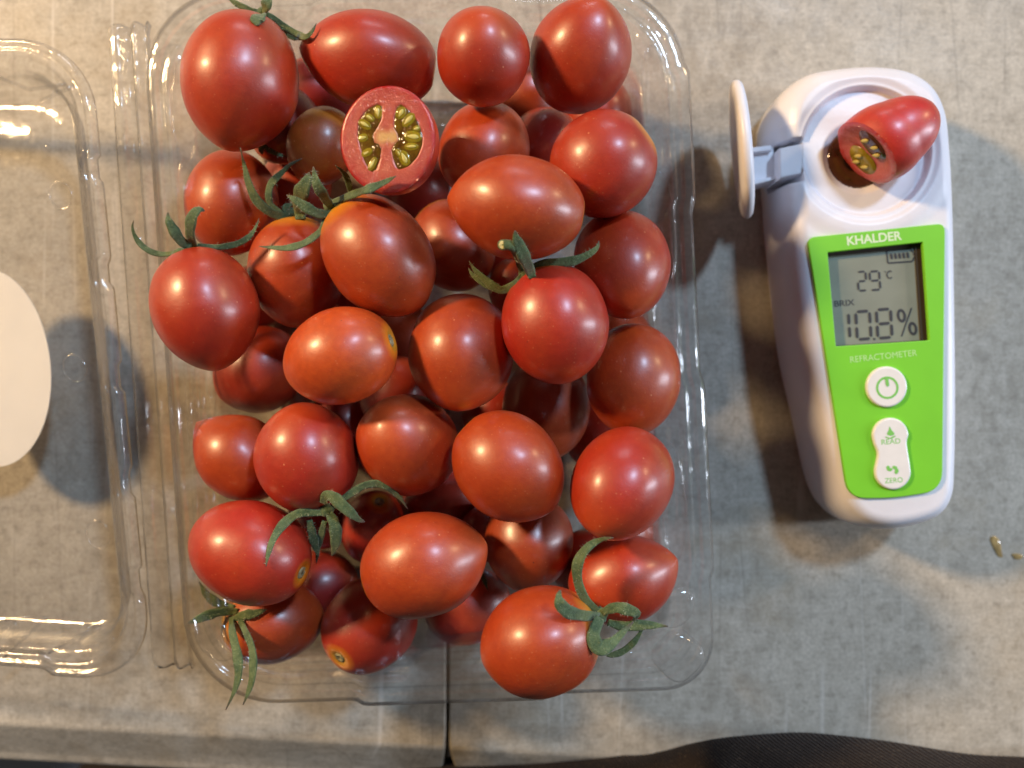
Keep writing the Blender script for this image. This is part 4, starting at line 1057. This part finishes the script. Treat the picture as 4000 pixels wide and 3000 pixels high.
for k in range(25): a = R(-25 + 230 * k / 24); bp.append((A2.x + r2 * math.cos(a), A2.y + r2 * math.sin(a)))
bp.append((912, 1175))
bpl = catmull([Vector((x, y, 0)) for x, y in bp[::3] + [bp[0]]], 5)[:-1]
rb = poly_prism('read_zero_button', [((lambda p: (p.x, p.y))(Z4(p_.x, p_.y, BZ))) for p_ in bpl], PZ1 - .2, BZ, M_white2, ref, (), .5)
text('READ', Z4(950, 1070, BZ), Z4(1155, 1055, BZ), BZ + .01, M_pgrn, rb, 'button_lettering', .01, hfac=55 * .3616 * pxmm(BZ))
text('ZERO', Z4(985, 1487, BZ), Z4(1180, 1475, BZ), BZ + .01, M_pgrn, rb, 'button_lettering', .01, hfac=55 * .3616 * pxmm(BZ))
drop = [(1035, 870), (1060, 915), (1088, 945), (1085, 965), (1050, 975), (1012, 965), (1010, 945), (1028, 910)]
seg_prism('drop_symbol', [[((lambda p: (p.x, p.y))(Z4(a, b_, BZ))) for a, b_ in drop]] + [st4((990, 985), (1040, 1005), 14), st4((1040, 1005), (1100, 975), 14)], rb, M_pgrn, BZ + .01)
seg_prism('zero_symbol', [st4((1015, 1295), (1030, 1355), 36), st4((1025, 1350), (1065, 1330), 30), st4((1065, 1310), (1120, 1325), 36), st4((1115, 1320), (1105, 1390), 34), st4((1090, 1370), (1135, 1350), 26)], rb, M_pgrn, BZ + .01)

# sample well: ring, juice and dark prism
wz = 22.0
V, Fc = loft([[(wc.x + r * math.cos(a), wc.y + r * math.sin(a), wz + h) for a in [2 * math.pi * k / 48 for k in range(48)]] for r, h in ((7.75, .2), (7.5, .75), (7.2, .95), (6.4, 1.0), (5, .9), (3.6, .7), (3.3, .6))])
mk('juice_pool', V, Fc, M_liq, ref)
V, Fc = loft([[(wc.x - .3 + r * math.cos(a), wc.y - .3 + r * math.sin(a), wz + h) for a in [2 * math.pi * k / 36 for k in range(36)]] for r, h in ((3.5, .62), (3.1, .70), (1.6, .75), (.05, .78))], True, (False, True))
mk('prism_window', V, Fc, M_pris, ref)

# hinge blocks
def block(name, corners, z0, z1, bev, par=ref, mat=M_white):
    return poly_prism(name, XY(*corners), z0, z1, mat, par, (), bev)
block('hinge_block', [Z2(548, 832, 24), Z2(752, 790, 24), Z2(752, 1052, 24), Z2(548, 1098, 24)], 9.5, 23.6, .5)
cap = tag(empty('hinged_cap', Z2(215, 855, 22))); cap.parent = ref
ax0 = Z2(155, 270, 22); ax1 = Z2(270, 1440, 22); fc = (ax0 + ax1) / 2; fl_ = (ax1 - ax0).normalized(); fr = (ax1 - ax0).length / 2
ray = (Vector((0, 0, CAMH)) - fc).normalized(); nn = fl_.cross(ray).normalized()
if nn.x < 0: nn = -nn
upv = nn.cross(fl_).normalized()
if upv.z < 0: upv = -upv
tl = R(-5); nn, upv = (nn * math.cos(tl) + upv * math.sin(tl)).normalized(), (upv * math.cos(tl) - nn * math.sin(tl)).normalized()
prof = [(.05, 1.1), (.5, 1.1), (.72, 1.15), (.80, 1.4), (.88, 1.5), (.95, 1.25), (.99, .7), (1.0, 0), (.99, -.7), (.94, -1.3), (.8, -1.6), (.5, -1.75), (.05, -1.8)]
rr = [[fc + fl_ * fr * r * math.cos(a) + upv * fr * .92 * r * math.sin(a) + nn * h for a in [2 * math.pi * k / 60 for k in range(60)]] for r, h in prof]
V, Fc = loft(rr, True, (True, True)); co = mk('cap_disc', V, Fc, M_white, ref); fix_normals(co)
bpy.data.objects.remove(cap)
block('hinge_arm', [Z2(262, 842, 19), Z2(505, 815, 19), Z2(522, 1110, 19), Z2(300, 1172, 19)], 11.5, 18.5, .7)
block('hinge_arm', [Z2(270, 836, 20), Z2(470, 812, 20), Z2(474, 858, 20), Z2(272, 884, 20)], 18.5, 20.2, .3)
block('hinge_arm', [Z2(300, 1120, 20), Z2(515, 1080, 20), Z2(517, 1108, 20), Z2(302, 1160, 20)], 18.5, 20.2, .3)
rebase(ref)

# ------------------------------------------------------------------ bitten-off tomato piece resting on the well
piece = tag(empty('tomato_piece', Z2(1500, 750, 25)), 'cut end of a red tomato resting on the refractometer well', 'tomato')
pa = Z2(1290, 880, 31.5); pb_ = Z2(1740, 590, 33.5); pax = (pb_ - pa).normalized()
side = pax.cross(Vector((0, 0, 1))).normalized(); pup = side.cross(pax).normalized()
RR = 9.9; Lp = (pb_ - pa).length + 4.8; rings = []; nS = 48
for i in range(30):
    t = i / 29; r = RR * (1.0 if t < .0 else (1 - (t ** 2.9)) ** .52) * (.94 + .06 * math.sin(math.pi * min(1, t * 2)))
    r = max(r, .05); ring = []
    for k in range(nS):
        a = 2 * math.pi * k / nS; off = (1 - t) ** 3 * (-2.6 * math.sin(a) - 1.0 * math.cos(a))      # slanted, uneven cut
        jag = (1 - t) ** 6 * .5 * noise.noise(Vector((math.cos(a) * 2, math.sin(a) * 2, 5)))
        ring.append(pa + pax * (Lp * t + off * -1 + jag) + side * r * math.cos(a) * .96 + pup * r * .82 * math.sin(a))
    rings.append(ring)
V, Fc = loft(rings, True, (False, True)); o = mk('skin', V, Fc, M_tom, piece); o.color = (.56, .022, .018, 0); fix_normals(o)
at = o.data.attributes.new('ax', 'FLOAT', 'POINT'); at.data.foreach_set('value', [.5] * len(V))
cut = rings[0]; cc_ = sum(cut, Vector()) / nS; rr = [cut]
for f, h in ((.93, .35), (.8, .1), (.62, -.5), (.45, -.9), (.2, -.7), (.03, -.5)):
    rr.append([cc_ + (p - cc_) * f - pax * h for p in cut])
V, Fc = loft(rr, True, (False, True)); o = mk('flesh', V, Fc, M_flesh, piece)
o.data.attributes.new('rad', 'FLOAT', 'POINT').data.foreach_set('value', [f for f in (1, .93, .8, .62, .45, .2, .03) for _ in range(nS)]); fix_normals(o)
e1 = (cut[0] - cc_); e2 = (cut[nS // 4] - cc_)
for (s1_, s2_, rx_, ry_) in ((.12, -.42, .50, .36), (-.10, .42, .52, .34)):
    cg = cc_ + e1 * s1_ + e2 * s2_
    V, Fc = loft([[cg + e1 * rx_ * f * math.cos(a) + e2 * ry_ * f * math.sin(a) - pax * h for a in [2 * math.pi * k / 26 for k in range(26)]] for f, h in ((1.0, -.6), (.9, .05), (.6, .2), (.05, .2))], True, (False, True))
    mk('gel', V, Fc, M_liq if s1_ < 0 else M_sac, piece)
for (s1_, s2_) in ((.30, -.40), (.05, -.55), (-.05, -.30), (-.3, .40), (0, .52), (.2, .38)):
    seed_obj(piece, cc_ + e1 * s1_ + e2 * s2_ + -pax * .5, e1 * .4 + e2, -pax, 2.6, .75, .5)
rebase(piece)

# ------------------------------------------------------------------ juice drops on the counter at the right
for i, (px, py, rx_, ry_, lb) in enumerate(((3893, 2135, 1.25, 3.6, 'long ochre juice drip on the counter near the right edge'), (3972, 2174, 1.5, 1.0, 'small ochre juice drop nearest the right edge'))):
    c = F(px, py, 0)
    rr = [[(c.x + rx_ * f * math.cos(a) * (1 + .2 * math.sin(3 * a + i)) - ry_ * .35 * f * math.sin(a), c.y + ry_ * f * math.sin(a) * (1 + .15 * math.cos(2 * a)), h) for a in [2 * math.pi * k / 28 for k in range(28)]] for f, h in ((1, .02), (.9, .15), (.6, .25), (.1, .28))]
    V, Fc = loft(rr, True, (False, True)); o = mk('juice_drop', V, Fc, None)
    o.data.materials.append(bpy.data.materials.get('ochre_juice') or simple('ochre_juice', (.40, .27, .11), .12, .6, .4, 400)); tag(o, lb, 'juice drop', 'juice drops on the counter')
